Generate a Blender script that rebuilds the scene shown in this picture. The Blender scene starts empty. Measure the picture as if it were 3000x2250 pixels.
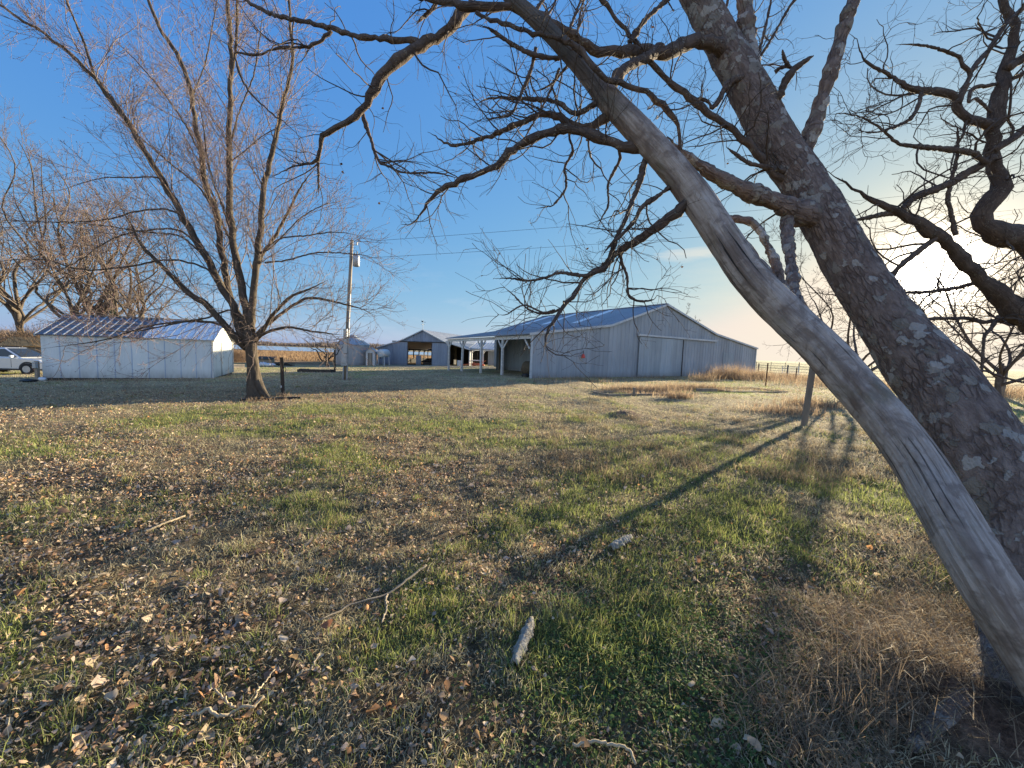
import bpy, math, random
import numpy as np
from mathutils import Vector, Matrix
RS = np.random.RandomState(7)
random.seed(5)
PI = math.pi
SC = bpy.context.scene
COL = SC.collection

# ------------------------------------------------------------------ camera
F = 1150.0; H = 1.7
PIT = math.atan(95 / 1150); ROL = math.radians(2.03)
fwd = np.array([0, math.cos(PIT), -math.sin(PIT)]); U0 = np.array([0, math.sin(PIT), math.cos(PIT)])
XR = np.array([1., 0, 0])
rt = math.cos(ROL) * XR + math.sin(ROL) * U0
up = -math.sin(ROL) * XR + math.cos(ROL) * U0
CAM = np.array([0, 0, H])
cd = bpy.data.cameras.new('camera'); cam = bpy.data.objects.new('camera', cd); COL.objects.link(cam)
cd.sensor_width = 36; cd.lens = 36 * F / 3000; cd.clip_start = 0.05; cd.clip_end = 9000
cam.matrix_world = Matrix(((rt[0], up[0], -fwd[0], 0), (rt[1], up[1], -fwd[1], 0), (rt[2], up[2], -fwd[2], H), (0, 0, 0, 1)))
SC.camera = cam

def at(px, py, d):
    return CAM + d * (fwd + rt * (px - 1500) / F + up * (1125 - py) / F)

# ------------------------------------------------------------------ sun, sky, exposure
SUN_AZ = math.radians(46.0); SUN_EL = math.radians(8.98)
SDIR = Vector((math.sin(SUN_AZ) * math.cos(SUN_EL), math.cos(SUN_AZ) * math.cos(SUN_EL), math.sin(SUN_EL)))
sl = bpy.data.lights.new('sun', 'SUN'); so = bpy.data.objects.new('sun', sl); COL.objects.link(so)
sl.energy = 5.0; sl.angle = math.radians(0.5); sl.color = (1.0, 0.86, 0.60)
so.rotation_euler = SDIR.to_track_quat('Z', 'Y').to_euler()
SC.view_settings.view_transform = 'Standard'; SC.view_settings.look = 'None'
SC.view_settings.gamma = 1; SC.view_settings.exposure = 1.75
SC.cycles.max_bounces = 6; SC.cycles.diffuse_bounces = 3; SC.cycles.use_denoising = True
SC.cycles.caustics_reflective = False; SC.cycles.caustics_refractive = False

class NT:
    """tiny node helper"""
    def __init__(s, tree): s.t = tree; s.n = tree.nodes; s.l = tree.links
    def new(s, typ, ins=None, **kw):
        n = s.n.new(typ)
        for k, v in kw.items(): setattr(n, k, v)
        for k, v in (ins or {}).items():
            if isinstance(v, bpy.types.NodeSocket): s.l.new(v, n.inputs[k])
            else: n.inputs[k].default_value = v
        return n
    def math(s, op, a, b=0.0, c=None, clamp=False):
        n = s.n.new('ShaderNodeMath'); n.operation = op; n.use_clamp = clamp
        for i, v in enumerate((a, b) if c is None else (a, b, c)):
            if isinstance(v, bpy.types.NodeSocket): s.l.new(v, n.inputs[i])
            else: n.inputs[i].default_value = v
        return n.outputs[0]
    def mix(s, f, a, b, typ='MIX'):
        n = s.n.new('ShaderNodeMix'); n.data_type = 'RGBA'; n.blend_type = typ
        for i, v in ((0, f), (6, a), (7, b)):
            if isinstance(v, bpy.types.NodeSocket): s.l.new(v, n.inputs[i])
            else: n.inputs[i].default_value = v if i == 0 else (tuple(v) + (1,))[:4]
        return n.outputs[2]
    def ramp(s, f, stops):
        n = s.n.new('ShaderNodeValToRGB'); e = n.color_ramp.elements
        while len(e) < len(stops): e.new(0.5)
        for i, (p, c) in enumerate(stops):
            e[i].position = p; e[i].color = (c, c, c, 1) if not isinstance(c, tuple) else (tuple(c) + (1,))[:4]
        s.l.new(f, n.inputs[0]); return n.outputs[0]
    def noise(s, vec, scale, detail=4, rough=.55, dist=0.0):
        n = s.new('ShaderNodeTexNoise', {'Scale': scale, 'Detail': detail, 'Roughness': rough, 'Distortion': dist})
        if vec is not None: s.l.new(vec, n.inputs['Vector'])
        return n.outputs['Fac']
    def mapping(s, vec, scale=(1, 1, 1), loc=(0, 0, 0)):
        return s.new('ShaderNodeMapping', {'Vector': vec, 'Scale': scale, 'Location': loc}).outputs[0]

W = bpy.data.worlds.new('World'); SC.world = W; W.use_nodes = True
nt = NT(W.node_tree); nt.n.clear()
sky = nt.new('ShaderNodeTexSky', sky_type='NISHITA')
sky.sun_disc = False; sky.sun_elevation = SUN_EL; sky.sun_rotation = SUN_AZ
sky.air_density = 1.0; sky.dust_density = 0.4; sky.ozone_density = 2.2; sky.altitude = 200
tc = nt.new('ShaderNodeTexCoord').outputs['Generated']
sep = nt.new('ShaderNodeSeparateXYZ', {0: tc})
dot = nt.new('ShaderNodeVectorMath', {0: tc, 1: tuple(SDIR)}, operation='DOT_PRODUCT').outputs['Value']
dot = nt.math('MAXIMUM', dot, 0.0)
# thin cirrus streaks and a low bank of pale cloud near the horizon
az = nt.math('ARCTAN2', sep.outputs[0], sep.outputs[1])
elv = nt.math('ARCSINE', sep.outputs[2])
cv = nt.new('ShaderNodeCombineXYZ', {0: az, 1: nt.math('MULTIPLY', elv, 5.5), 2: 0.0}).outputs[0]
cl = nt.noise(cv, 3.1, 6, .62, .4)
cl = nt.ramp(cl, [(0.52, 0.0), (0.80, 1.0)])
band = nt.ramp(elv, [(0.0, 0.55), (0.06, 1.0), (0.16, 0.45), (0.27, 0.0)])
cl = nt.math('MULTIPLY', cl, band)
# one distinct wisp above the barn
wa = nt.math('DIVIDE', nt.math('SUBTRACT', az, 0.405), 0.085)
we = nt.math('DIVIDE', nt.math('SUBTRACT', elv, nt.math('MULTIPLY_ADD', az, 0.02, 0.222)), 0.017)
wn = nt.noise(cv, 9.0, 4, .6, .5)
wd = nt.math('ADD', nt.math('ADD', nt.math('MULTIPLY', wa, wa), nt.math('MULTIPLY', we, we)), nt.math('MULTIPLY', nt.math('SUBTRACT', wn, .5), 2.2))
wisp = nt.math('MULTIPLY', nt.math('SUBTRACT', 1.0, wd, clamp=True), 0.5)
cl = nt.math('ADD', nt.math('MULTIPLY', cl, 0.6), wisp, clamp=True)
cloudc = nt.mix(nt.math('POWER', dot, 6.0), (1.3, 1.48, 1.75), (2.1, 1.8, 1.3))
ss = nt.new('ShaderNodeSeparateColor', {0: sky.outputs[0]})
skg = nt.new('ShaderNodeCombineColor', {i: nt.math('SMOOTH_MIN', nt.math('MULTIPLY', nt.math('POWER', ss.outputs[i], g_), k_ * 1.98), m_, .5) for i, (k_, g_, m_) in enumerate(((.140, .80, 1.75), (.279, .50, 1.62), (.668, .14, 1.62)))}).outputs[0]
skg = nt.mix(nt.math('POWER', dot, 9.0), skg, nt.mix(1.0, skg, (1.0, .95, .84), 'MULTIPLY'))
# added warm fill: unseen sky behind the camera brightened for shaded lawn and walls
rear_fill = nt.math('MULTIPLY', nt.math('SMOOTH_MIN', 1.0, nt.math('MAXIMUM', nt.math('MULTIPLY', nt.math('ADD', sep.outputs[1], -0.05), -1.6), 0.0), 0.2), nt.ramp(elv, [(0.0, 1.0), (0.5, .75), (1.0, .2)]))
skg = nt.mix(1.0, skg, nt.new('ShaderNodeVectorMath', {0: (1.0, .90, .92), 'Scale': nt.math('MULTIPLY', rear_fill, .85)}, operation='SCALE').outputs[0], 'ADD')
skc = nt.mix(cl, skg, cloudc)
halo = nt.math('MULTIPLY', nt.math('POWER', dot, 14.0), 0.30)
halo2 = nt.math('MULTIPLY', nt.math('POWER', dot, 260.0), 2.6)
core = nt.math('MULTIPLY', nt.math('POWER', dot, 1400.0), 40.0)
h = nt.mix(1.0, skc, nt.new('ShaderNodeVectorMath', {0: (1.0, .78, .22), 'Scale': halo}, operation='SCALE').outputs[0], 'ADD')
h = nt.mix(1.0, h, nt.new('ShaderNodeVectorMath', {0: (1.0, .86, .62), 'Scale': halo2}, operation='SCALE').outputs[0], 'ADD')
h = nt.mix(1.0, h, nt.new('ShaderNodeVectorMath', {0: (1.0, .93, .80), 'Scale': core}, operation='SCALE').outputs[0], 'ADD')
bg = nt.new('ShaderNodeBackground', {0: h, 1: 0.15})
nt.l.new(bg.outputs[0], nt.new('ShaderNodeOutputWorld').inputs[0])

# ------------------------------------------------------------------ numpy noise and ground height
_T = np.random.RandomState(99).rand(256, 256)
def vnoise(x, y):
    x = np.asarray(x, float); y = np.asarray(y, float)
    xi = np.floor(x).astype(int); yi = np.floor(y).astype(int); fx = x - xi; fy = y - yi
    fx = fx * fx * (3 - 2 * fx); fy = fy * fy * (3 - 2 * fy)
    a = _T[xi & 255, yi & 255]; b = _T[(xi + 1) & 255, yi & 255]; c = _T[xi & 255, (yi + 1) & 255]; d = _T[(xi + 1) & 255, (yi + 1) & 255]
    return (a * (1 - fx) + b * fx) * (1 - fy) + (c * (1 - fx) + d * fx) * fy
def fbm(x, y, o=4):
    s = 0; a = .5; t = 0
    for i in range(o):
        s = s + a * vnoise(x * 2 ** i + 17.3 * i, y * 2 ** i + 5.1 * i); t += a; a *= .5
    return s / t
def gz(x, y):
    t = np.clip((-np.asarray(x) * .9 + np.asarray(y) * .45 - 8) / 40, 0, 1)
    return -0.9 * t * t * (3 - 2 * t)
def gmicro(x, y):
    r = np.hypot(x, y); k = np.clip(1.2 - r / 60, 0, 1)
    return ((fbm(x * .8, y * .8, 3) - .5) * .10 + (fbm(x * 4.5 + 3, y * 4.5, 2) - .5) * .045) * k
MOUNDS = []   # (x, y, radius, height)
def ground(x, y):
    z = gz(x, y) + gmicro(x, y)
    for mx, my, mr, mh in MOUNDS:
        z = z + mh * np.exp(-((x - mx) ** 2 + (y - my) ** 2) / (mr * mr))
    return z
def gpix(px, py):
    d = fwd + rt * (px - 1500) / F + up * (1125 - py) / F
    t = 0.5
    while t < 4000:
        p = CAM + d * t
        if p[2] <= gz(p[0], p[1]): return p
        t *= 1.002
    return p

# ------------------------------------------------------------------ mesh helpers
def mesh_np(name, V, Fq, smooth=False, uv=None, col=None, nv=4):
    """V (n,3); Fq (m,nv) faces of one size (or list of arrays)"""
    me = bpy.data.meshes.new(name)
    arrs = Fq if isinstance(Fq, list) else [Fq]
    arrs = [a for a in arrs if len(a)]
    loops = np.concatenate([a.ravel() for a in arrs]); sizes = np.concatenate([np.full(len(a), a.shape[1]) for a in arrs])
    starts = np.concatenate([[0], np.cumsum(sizes)[:-1]])
    me.vertices.add(len(V)); me.vertices.foreach_set('co', np.asarray(V, np.float32).ravel())
    me.loops.add(len(loops)); me.loops.foreach_set('vertex_index', loops.astype(np.int32))
    me.polygons.add(len(sizes)); me.polygons.foreach_set('loop_start', starts.astype(np.int32))
    if smooth: me.polygons.foreach_set('use_smooth', np.ones(len(sizes), bool))
    if uv is not None:
        ul = me.uv_layers.new(name='UVMap'); ul.data.foreach_set('uv', np.asarray(uv, np.float32)[loops].ravel())
    if col is not None:
        ca = me.color_attributes.new('tint', 'FLOAT_COLOR', 'POINT')
        c4 = np.ones((len(V), 4), np.float32); c4[:, :3] = col; ca.data.foreach_set('color', c4.ravel())
    me.update(); me.validate()
    return me
def link(name, me, mat=None, parent=None, loc=(0, 0, 0), rotz=0):
    o = bpy.data.objects.new(name, me); COL.objects.link(o)
    if mat is not None: me.materials.append(mat)
    o.location = loc; o.rotation_euler = (0, 0, rotz)
    if parent is not None: o.parent = parent
    return o
def tag(o, label=None, cat=None, group=None, kind=None):
    if label: o['label'] = label
    if cat: o['category'] = cat
    if group: o['group'] = group
    if kind: o['kind'] = kind
    return o
def empty(name, loc, rotz=0, label=None, cat=None, group=None):
    o = bpy.data.objects.new(name, None); COL.objects.link(o); o.location = loc; o.rotation_euler = (0, 0, rotz)
    return tag(o, label, cat, group)

class MB:
    def __init__(s): s.v = []; s.f = []; s.c = []; s.cur = (1, 1, 1)
    def add(s, vs, fs):
        b = len(s.v); s.v += [tuple(v) for v in vs]; s.f += [tuple(i + b for i in f) for f in fs]; s.c += [s.cur] * len(vs); return s
    def box(s, c, d, rz=0, ry=0, rx=0):
        M = Matrix.Translation(c) @ Matrix.Rotation(rz, 4, 'Z') @ Matrix.Rotation(ry, 4, 'Y') @ Matrix.Rotation(rx, 4, 'X')
        x, y, z = d[0] / 2, d[1] / 2, d[2] / 2
        vs = [M @ Vector(p) for p in ((-x, -y, -z), (x, -y, -z), (x, y, -z), (-x, y, -z), (-x, -y, z), (x, -y, z), (x, y, z), (-x, y, z))]
        return s.add(vs, [(0, 3, 2, 1), (4, 5, 6, 7), (0, 1, 5, 4), (1, 2, 6, 5), (2, 3, 7, 6), (3, 0, 4, 7)])
    def beam(s, a, b, w, h=None):
        a = Vector(a); b = Vector(b); h = h or w; d = (b - a).normalized()
        n = d.cross(Vector((0, 0, 1)));
        if n.length < .05: n = d.cross(Vector((1, 0, 0)))
        n.normalize(); m = n.cross(d)
        vs = []
        for p in (a, b):
            for i, j in ((-1, -1), (1, -1), (1, 1), (-1, 1)): vs.append(p + n * (i * w / 2) + m * (j * h / 2))
        return s.add(vs, [(0, 1, 2, 3), (7, 6, 5, 4), (0, 4, 5, 1), (1, 5, 6, 2), (2, 6, 7, 3), (3, 7, 4, 0)])
    def tube(s, pts, r, n=8, cap=True):
        pts = [Vector(p) for p in pts]; rr = r if isinstance(r, (list, tuple)) else [r] * len(pts)
        vs = []; fs = []; N = None
        for i, p in enumerate(pts):
            d = (pts[min(i + 1, len(pts) - 1)] - pts[max(i - 1, 0)]).normalized()
            if N is None:
                N = d.cross(Vector((0, 0, 1)));
                if N.length < .05: N = d.cross(Vector((1, 0, 0)))
            N = (N - d * N.dot(d)).normalized(); B = d.cross(N)
            for k in range(n):
                a = 2 * PI * k / n; vs.append(p + N * math.cos(a) * rr[i] + B * math.sin(a) * rr[i])
        for i in range(len(pts) - 1):
            for k in range(n):
                k2 = (k + 1) % n; fs.append((i * n + k, i * n + k2, (i + 1) * n + k2, (i + 1) * n + k))
        if cap: fs.append(tuple(range(n))[::-1]); fs.append(tuple((len(pts) - 1) * n + k for k in range(n)))
        return s.add(vs, fs)
    def poly(s, pts): return s.add(pts, [tuple(range(len(pts)))])
    def prism(s, pts2, fn, y0, y1):
        """polygon pts2 extruded from y0 to y1, fn(u, v, y) -> 3D"""
        n = len(pts2); vs = [fn(u, v, y0) for u, v in pts2] + [fn(u, v, y1) for u, v in pts2]
        fs = [tuple(range(n)), tuple(range(2 * n - 1, n - 1, -1))] + [(i, i + n, (i + 1) % n + n, (i + 1) % n) for i in range(n)]
        return s.add(vs, fs)
    def slab(s, q, t):
        """quad q thickened by t along -normal"""
        q = [Vector(p) for p in q]; nn = (q[1] - q[0]).cross(q[3] - q[0]).normalized() * t
        vs = q + [p - nn for p in q]
        return s.add(vs, [(0, 1, 2, 3), (7, 6, 5, 4), (0, 4, 5, 1), (1, 5, 6, 2), (2, 6, 7, 3), (3, 7, 4, 0)])
    def build(s, name, mat, parent=None, smooth=False, loc=(0, 0, 0), rotz=0, world=False, col=False, bevel=0):
        me = bpy.data.meshes.new(name)
        v = s.v
        if world and parent is not None:
            l = parent.location; v = [(a[0] - l[0], a[1] - l[1], a[2] - l[2]) for a in v]
        me.from_pydata(v, [], s.f); me.update()
        if smooth: me.polygons.foreach_set('use_smooth', [True] * len(me.polygons))
        if col:
            ca = me.color_attributes.new('tint', 'FLOAT_COLOR', 'POINT')
            ca.data.foreach_set('color', [x for c in s.c for x in (c[0], c[1], c[2], 1)])
        o = link(name, me, mat, parent, loc, rotz)
        if bevel:
            b = o.modifiers.new('b', 'BEVEL'); b.width = bevel; b.segments = 2; b.limit_method = 'ANGLE'
        return o

# ------------------------------------------------------------------ materials
def material(name, fn):
    m = bpy.data.materials.new(name); m.use_nodes = True; t = NT(m.node_tree); t.n.clear()
    p = t.new('ShaderNodeBsdfPrincipled'); o = t.new('ShaderNodeOutputMaterial'); t.l.new(p.outputs[0], o.inputs[0])
    fn(t, p, o); return m
def setp(t, p, **k):
    for a, v in k.items():
        a = a.replace('_', ' ')
        if isinstance(v, bpy.types.NodeSocket): t.l.new(v, p.inputs[a])
        elif isinstance(v, tuple) and len(v) == 3 and a == 'Base Color': p.inputs[a].default_value = v + (1,)
        else: p.inputs[a].default_value = v
def bump(t, p, h, s=.5, d=.02):
    b = t.new('ShaderNodeBump', {'Strength': s, 'Distance': d, 'Height': h}); t.l.new(b.outputs[0], p.inputs['Normal'])
def ocoord(t): return t.new('ShaderNodeTexCoord').outputs['Object']
def simple(name, c, r=.6, metal=0.0, var=.25, scale=3.0, c2=None, bs=0.0, stretch=(1, 1, 1)):
    def f(t, p, o):
        v = t.mapping(ocoord(t), stretch)
        n = t.noise(v, scale, 5, .6)
        n2 = t.noise(v, scale * 7, 3, .6)
        a = tuple(x * (1 - var) for x in c); b = c2 or tuple(min(1, x * (1 + var)) for x in c)
        cc = t.mix(t.ramp(n, [(.3, 0.), (.7, 1.)]), a, b)
        cc = t.mix(t.math('MULTIPLY', n2, .35), cc, tuple(x * .6 for x in c))
        setp(t, p, Base_Color=cc, Roughness=r, Metallic=metal)
        if bs: bump(t, p, n2, bs, .01)
    return material(name, f)

def f_galv(c1, c2, rough=.5, metal=.0, streak=.3):
    def f(t, p, o):
        v = ocoord(t)
        at_ = t.new('ShaderNodeAttribute', attribute_name='tint').outputs['Color']
        st = t.noise(t.mapping(v, (2.2, 2.2, .12)), 2.0, 5, .65)
        n = t.noise(v, .35, 4, .5)
        c = t.mix(t.ramp(st, [(.35, 0.), (.7, 1.)]), c1, c2)
        c = t.mix(t.ramp(n, [(.4, 0.), (.65, streak)]), c, tuple(x * .7 for x in c1))
        # splash dirt low down the sheets
        z = t.new('ShaderNodeSeparateXYZ', {0: v}).outputs[2]
        dn = t.noise(t.mapping(v, (3, 3, 1)), 2, 4)
        dz = t.math('MULTIPLY', t.math('SUBTRACT', 1.0, t.math('DIVIDE', z, .5), clamp=True), dn)
        c = t.mix(dz, c, (.16, .13, .10))
        ru = t.ramp(t.noise(t.mapping(v, (5, 5, .5)), 3.0, 5, .7), [(.62, 0.), (.74, .55)])
        c = t.mix(ru, c, (.20, .15, .11))
        sm = t.ramp(t.noise(t.mapping(v, (.8, .8, .25)), 1.5, 5, .7, .6), [(.45, 0.), (.7, .35)])
        c = t.mix(sm, c, tuple(x * .55 for x in c2))
        c = t.mix(1.0, c, at_, 'MULTIPLY')
        setp(t, p, Base_Color=c, Roughness=rough, Metallic=metal)
    return f
M_barn = material('weathered_grey_steel', f_galv((.30, .335, .37), (.39, .42, .45), .55, .1))
M_lbarn = material('weathered_blue_grey_steel', f_galv((.22, .26, .33), (.29, .33, .40), .55, .1))
M_shed = material('cream_white_steel', f_galv((.82, .83, .77), (.89, .89, .85), .5, 0, .2))
def f_roof(c1, c2, r=.42, m=.45):
    def f(t, p, o):
        v = ocoord(t); n = t.noise(t.mapping(v, (.3, .3, .3)), 2, 5, .6); at_ = t.new('ShaderNodeAttribute', attribute_name='tint').outputs['Color']
        c = t.mix(t.ramp(n, [(.35, 0.), (.65, 1.)]), c1, c2)
        c = t.mix(1.0, c, at_, 'MULTIPLY')
        setp(t, p, Base_Color=c, Roughness=r, Metallic=m)
    return f
M_broof = material('barn_roof_steel', f_roof((.23, .26, .30), (.30, .32, .36), .45, .1))
M_sroof_d = material('old_shed_roof_steel', f_roof((.10, .10, .115), (.15, .145, .155), .45, .05))
M_sroof_n = material('new_shed_roof_steel', f_roof((.80, .80, .79), (.86, .85, .83), .35, .0))
M_rib = simple('pale_roof_rib_steel', (.62, .63, .62), .4, .3, .15)
M_skyl = simple('skylight_panel', (.78, .80, .82), .35, 0, .05)
M_trim = simple('pale_trim_steel', (.55, .57, .58), .5, .1, .15)
M_white = simple('peeling_white_paint', (.66, .64, .60), .6, 0, .25, 6, None, .3)
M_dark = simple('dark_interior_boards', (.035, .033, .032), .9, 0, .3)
M_black = simple('black_plastic', (.018, .018, .02), .5, 0, .3)
M_wood = simple('weathered_wood', (.24, .20, .155), .85, 0, .3, 5, None, .5, (1, 1, .15))
M_darkwood = simple('old_dark_timber', (.055, .045, .036), .9, 0, .35, 5, None, .5)
M_greywood = simple('grey_pole_timber', (.30, .25, .19), .85, 0, .25, 5, None, .5, (1, 1, .1))
M_pipe = simple('galvanised_pipe', (.42, .44, .46), .4, .6, .15)
M_tank = simple('white_tank_paint', (.62, .64, .62), .4, 0, .12)
M_orange = simple('orange_machine_paint', (.62, .13, .05), .5, 0, .25)
M_red = simple('red_feeder_plastic', (.65, .08, .05), .4, 0, .15)
M_glass = material('dark_car_glass', lambda t, p, o: setp(t, p, Base_Color=(.02, .025, .03), Roughness=.05, Specular_IOR_Level=.7))
M_car = material('silver_white_car_paint', lambda t, p, o: setp(t, p, Base_Color=(.60, .62, .64), Roughness=.25, Metallic=.25, Coat_Weight=.6))
M_tyre = simple('tyre_rubber', (.02, .02, .02), .85)
M_lamp = material('clear_lamp_glass', lambda t, p, o: setp(t, p, Base_Color=(.7, .72, .75), Roughness=.1))
M_soil = simple('bare_dark_soil', (.085, .055, .038), .95, 0, .4, 9, (.13, .085, .055), 1.0)
M_wire = simple('wire', (.10, .10, .11), .5, .5)
M_rust = simple('rusty_steel', (.16, .08, .045), .8, .2)
M_bag = simple('white_plastic', (.72, .74, .76), .4)
M_stick = simple('pale_barkless_stick', (.48, .37, .23), .8, 0, .25, 20, None, .5)
M_grstick = simple('grey_stick', (.27, .22, .16), .9, 0, .35, 25, None, .6)
M_concrete = simple('pale_concrete', (.42, .41, .38), .9)
M_oroof = simple('orange_tan_board', (.62, .34, .12), .7)

def f_bark(c1, c2, lichen=0.0, lcol=(.30, .34, .28), sc=9., bs=.9, bd=.02, lsc=7., plates=0):
    def f(t, p, o):
        v = ocoord(t); uv = t.new('ShaderNodeTexCoord').outputs['UV']
        n = t.noise(t.mapping(uv, (1, .35, 1)), sc, 6, .65, .3)
        n2 = t.noise(v, sc * 5, 4, .6)
        c = t.mix(t.ramp(n, [(.35, 0.), (.65, 1.)]), c1, c2)
        c = t.mix(t.math('MULTIPLY', n2, .5), c, tuple(x * .45 for x in c1))
        h = t.math('ADD', n, t.math('MULTIPLY', n2, .3))
        if plates:
            wv = t.new('ShaderNodeVectorMath', {0: t.mapping(uv, (1, .42, 1)), 1: t.new('ShaderNodeVectorMath', {0: t.new('ShaderNodeTexNoise', {'Vector': uv, 'Scale': plates * .7, 'Detail': 3.0}).outputs['Color'], 'Scale': .9 / plates}, operation='SCALE').outputs[0]}, operation='ADD').outputs[0]
            ve = t.new('ShaderNodeTexVoronoi', {'Vector': wv, 'Scale': plates}, feature='DISTANCE_TO_EDGE').outputs['Distance']
            pe = t.ramp(t.math('ADD', ve, t.math('MULTIPLY', t.math('SUBTRACT', n2, .5), .12)), [(.0, 0.), (.16, 1.)]); pe = t.math('MAXIMUM', pe, t.ramp(t.noise(v, 6, 3), [(.42, 0.), (.62, 1.)]))
            c = t.mix(pe, tuple(x * .75 for x in c1), c); h = t.math('ADD', h, t.math('MULTIPLY', pe, .3))  # furrow shade painted in: darker bark colour along the plate edges
        if lichen:
            w = t.new('ShaderNodeVectorMath', {0: v, 1: t.new('ShaderNodeVectorMath', {0: t.new('ShaderNodeTexNoise', {'Vector': v, 'Scale': lsc * 2.5}).outputs['Color'], 'Scale': .10}, operation='SCALE').outputs[0]}, operation='ADD').outputs[0]
            vo = t.new('ShaderNodeTexVoronoi', {'Vector': w, 'Scale': lsc * 1.6})
            dd = vo.outputs['Distance']
            keep = t.new('ShaderNodeSeparateColor', {0: vo.outputs['Color']}).outputs[0]
            big = t.noise(v, 1.7, 3, .5)
            rad = t.math('MULTIPLY', t.math('MULTIPLY', keep, t.ramp(big, [(.30, .45), (.58, 1.)])), .62 * lichen)
            k = t.math('MULTIPLY', t.math('ADD', t.math('SUBTRACT', rad, dd), t.math('MULTIPLY', t.math('SUBTRACT', n2, .5), .16)), 11, clamp=True)
            fine = t.noise(v, 60, 3, .7)
            lc = t.mix(fine, tuple(x * .62 for x in lcol), tuple(min(1, x * 1.25) for x in lcol))
            lc = t.mix(t.new('ShaderNodeSeparateColor', {0: vo.outputs['Color']}).outputs[1], lc, (.26, .22, .17))
            c = t.mix(t.math('MULTIPLY', k, .85), c, lc)
            h = t.math('ADD', h, t.math('MULTIPLY', k, .25))
        setp(t, p, Base_Color=c, Roughness=.92, Specular_IOR_Level=.2)
        bump(t, p, h, bs, bd)
    return f
M_bark_near = material('lichened_bark', f_bark((.22, .16, .135), (.44, .345, .29), 1.5, (.60, .555, .50), 20, 1.0, .05, 7.5, 22.))
M_bark_limb = material('dark_limb_bark', f_bark((.10, .075, .062), (.20, .15, .122), .75, (.28, .28, .24), 12, .9, .02, 16., 30.))
M_bark_twig = simple('twig_bark', (.085, .062, .048), .9, 0, .3, 6)
M_bark_maple = material('maple_bark', f_bark((.065, .050, .037), (.15, .12, .088), .4, (.32, .32, .22), 6, .9, .03, 5.))
M_twig_maple = simple('maple_twig', (.25, .17, .135), .8, 0, .3, 1.5, (.30, .22, .17))
M_bark_far = simple('distant_bark', (.105, .08, .058), .9, 0, .35, .7)
M_twig_far = simple('distant_twig', (.15, .11, .085), .9, 0, .3, .5)
def f_dead(t, p, o):
    v = ocoord(t); uv = t.new('ShaderNodeTexCoord').outputs['UV']
    g = t.noise(t.mapping(uv, (5.0, .3, 1)), 9, 7, .68, .35)
    pt = t.noise(t.mapping(uv, (1.4, .35, 1)), 4.5, 4, .6, .5)
    n2 = t.noise(v, 45, 4, .6)
    c = t.mix(t.ramp(g, [(.3, 0.), (.7, 1.)]), (.34, .265, .215), (.68, .575, .50))
    c = t.mix(t.ramp(pt, [(.47, 0.), (.60, .85)]), c, (.17, .115, .09))
    bl = t.noise(v, 9.0, 5, .65, .8)
    c = t.mix(t.ramp(bl, [(.50, 0.), (.62, .7)]), c, (.22, .165, .135))
    c = t.mix(t.ramp(bl, [(.30, .6), (.42, 0.)]), c, (.62, .55, .49))
    mo = t.noise(v, 3.1, 4, .6)
    c = t.mix(t.ramp(mo, [(.56, 0.), (.70, .5)]), c, (.24, .23, .15))
    c = t.mix(t.math('MULTIPLY', n2, .35), c, (.12, .10, .08))
    cr = t.ramp(t.noise(t.mapping(uv, (5.5, .12, 1)), 10, 3, .5, .3), [(.30, 0.), (.36, 1.)])
    c = t.mix(cr, tuple((.05, .04, .035)), c)
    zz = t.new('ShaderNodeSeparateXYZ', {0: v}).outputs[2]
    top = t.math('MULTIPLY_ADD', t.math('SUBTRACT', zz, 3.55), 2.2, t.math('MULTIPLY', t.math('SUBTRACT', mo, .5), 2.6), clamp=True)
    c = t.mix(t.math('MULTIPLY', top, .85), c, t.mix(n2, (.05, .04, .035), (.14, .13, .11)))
    setp(t, p, Base_Color=c, Roughness=.85, Specular_IOR_Level=.25)
    bump(t, p, t.math('ADD', t.math('ADD', g, t.math('MULTIPLY', cr, .6)), t.math('MULTIPLY', n2, .25)), 1.0, .02)
M_dead = material('barkless_dead_wood', f_dead)
def f_tint(rough=.8, trans=.25):
    def f(t, p, o):
        a = t.new('ShaderNodeAttribute', attribute_name='tint').outputs['Color']
        setp(t, p, Base_Color=a, Roughness=rough, Specular_IOR_Level=.25)
        tr = t.new('ShaderNodeBsdfTranslucent', {0: a}); mx = t.new('ShaderNodeMixShader', {0: trans})
        t.l.new(p.outputs[0], mx.inputs[1]); t.l.new(tr.outputs[0], mx.inputs[2]); t.l.new(mx.outputs[0], o.inputs[0])
    return f
M_blade = material('grass_blade', f_tint(.7, .42))
M_leaf = material('dry_leaf', f_tint(.85, .30))

# ------------------------------------------------------------------ ground colour zones (real patches of green and of dead grass)
def zone(px, py, rx, ry):
    a = gpix(px, py); b = gpix(px + rx, py); c = gpix(px, py - ry); d = gpix(px, py + ry)
    return a[0], a[1], max(.3, np.hypot(*(b - a)[:2])), max(.3, (c[1] - d[1]) / 2)
GREEN = [zone(*z) + (w,) for z, w in [((330, 1330, 330, 28), .8), ((900, 1215, 500, 25), .55), ((1050, 1318, 160, 16), .8), ((1650, 1250, 320, 55), .45),
    ((2200, 1480, 330, 110), .8), ((2050, 1650, 350, 110), .6), ((1950, 1950, 330, 160), 1.1), ((1500, 2050, 320, 130), .8), ((1000, 2120, 380, 80), .85), ((2560, 1450, 240, 120), .9), ((1700, 1330, 400, 40), .35), ((800, 1235, 700, 18), .3),
    ((60, 1900, 130, 70), .6), ((700, 1900, 160, 60), .5), ((1500, 1740, 260, 70), .5), ((2450, 1900, 170, 80), .6), ((1300, 1920, 160, 80), .55), ((450, 1225, 300, 12), .4)]]
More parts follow.
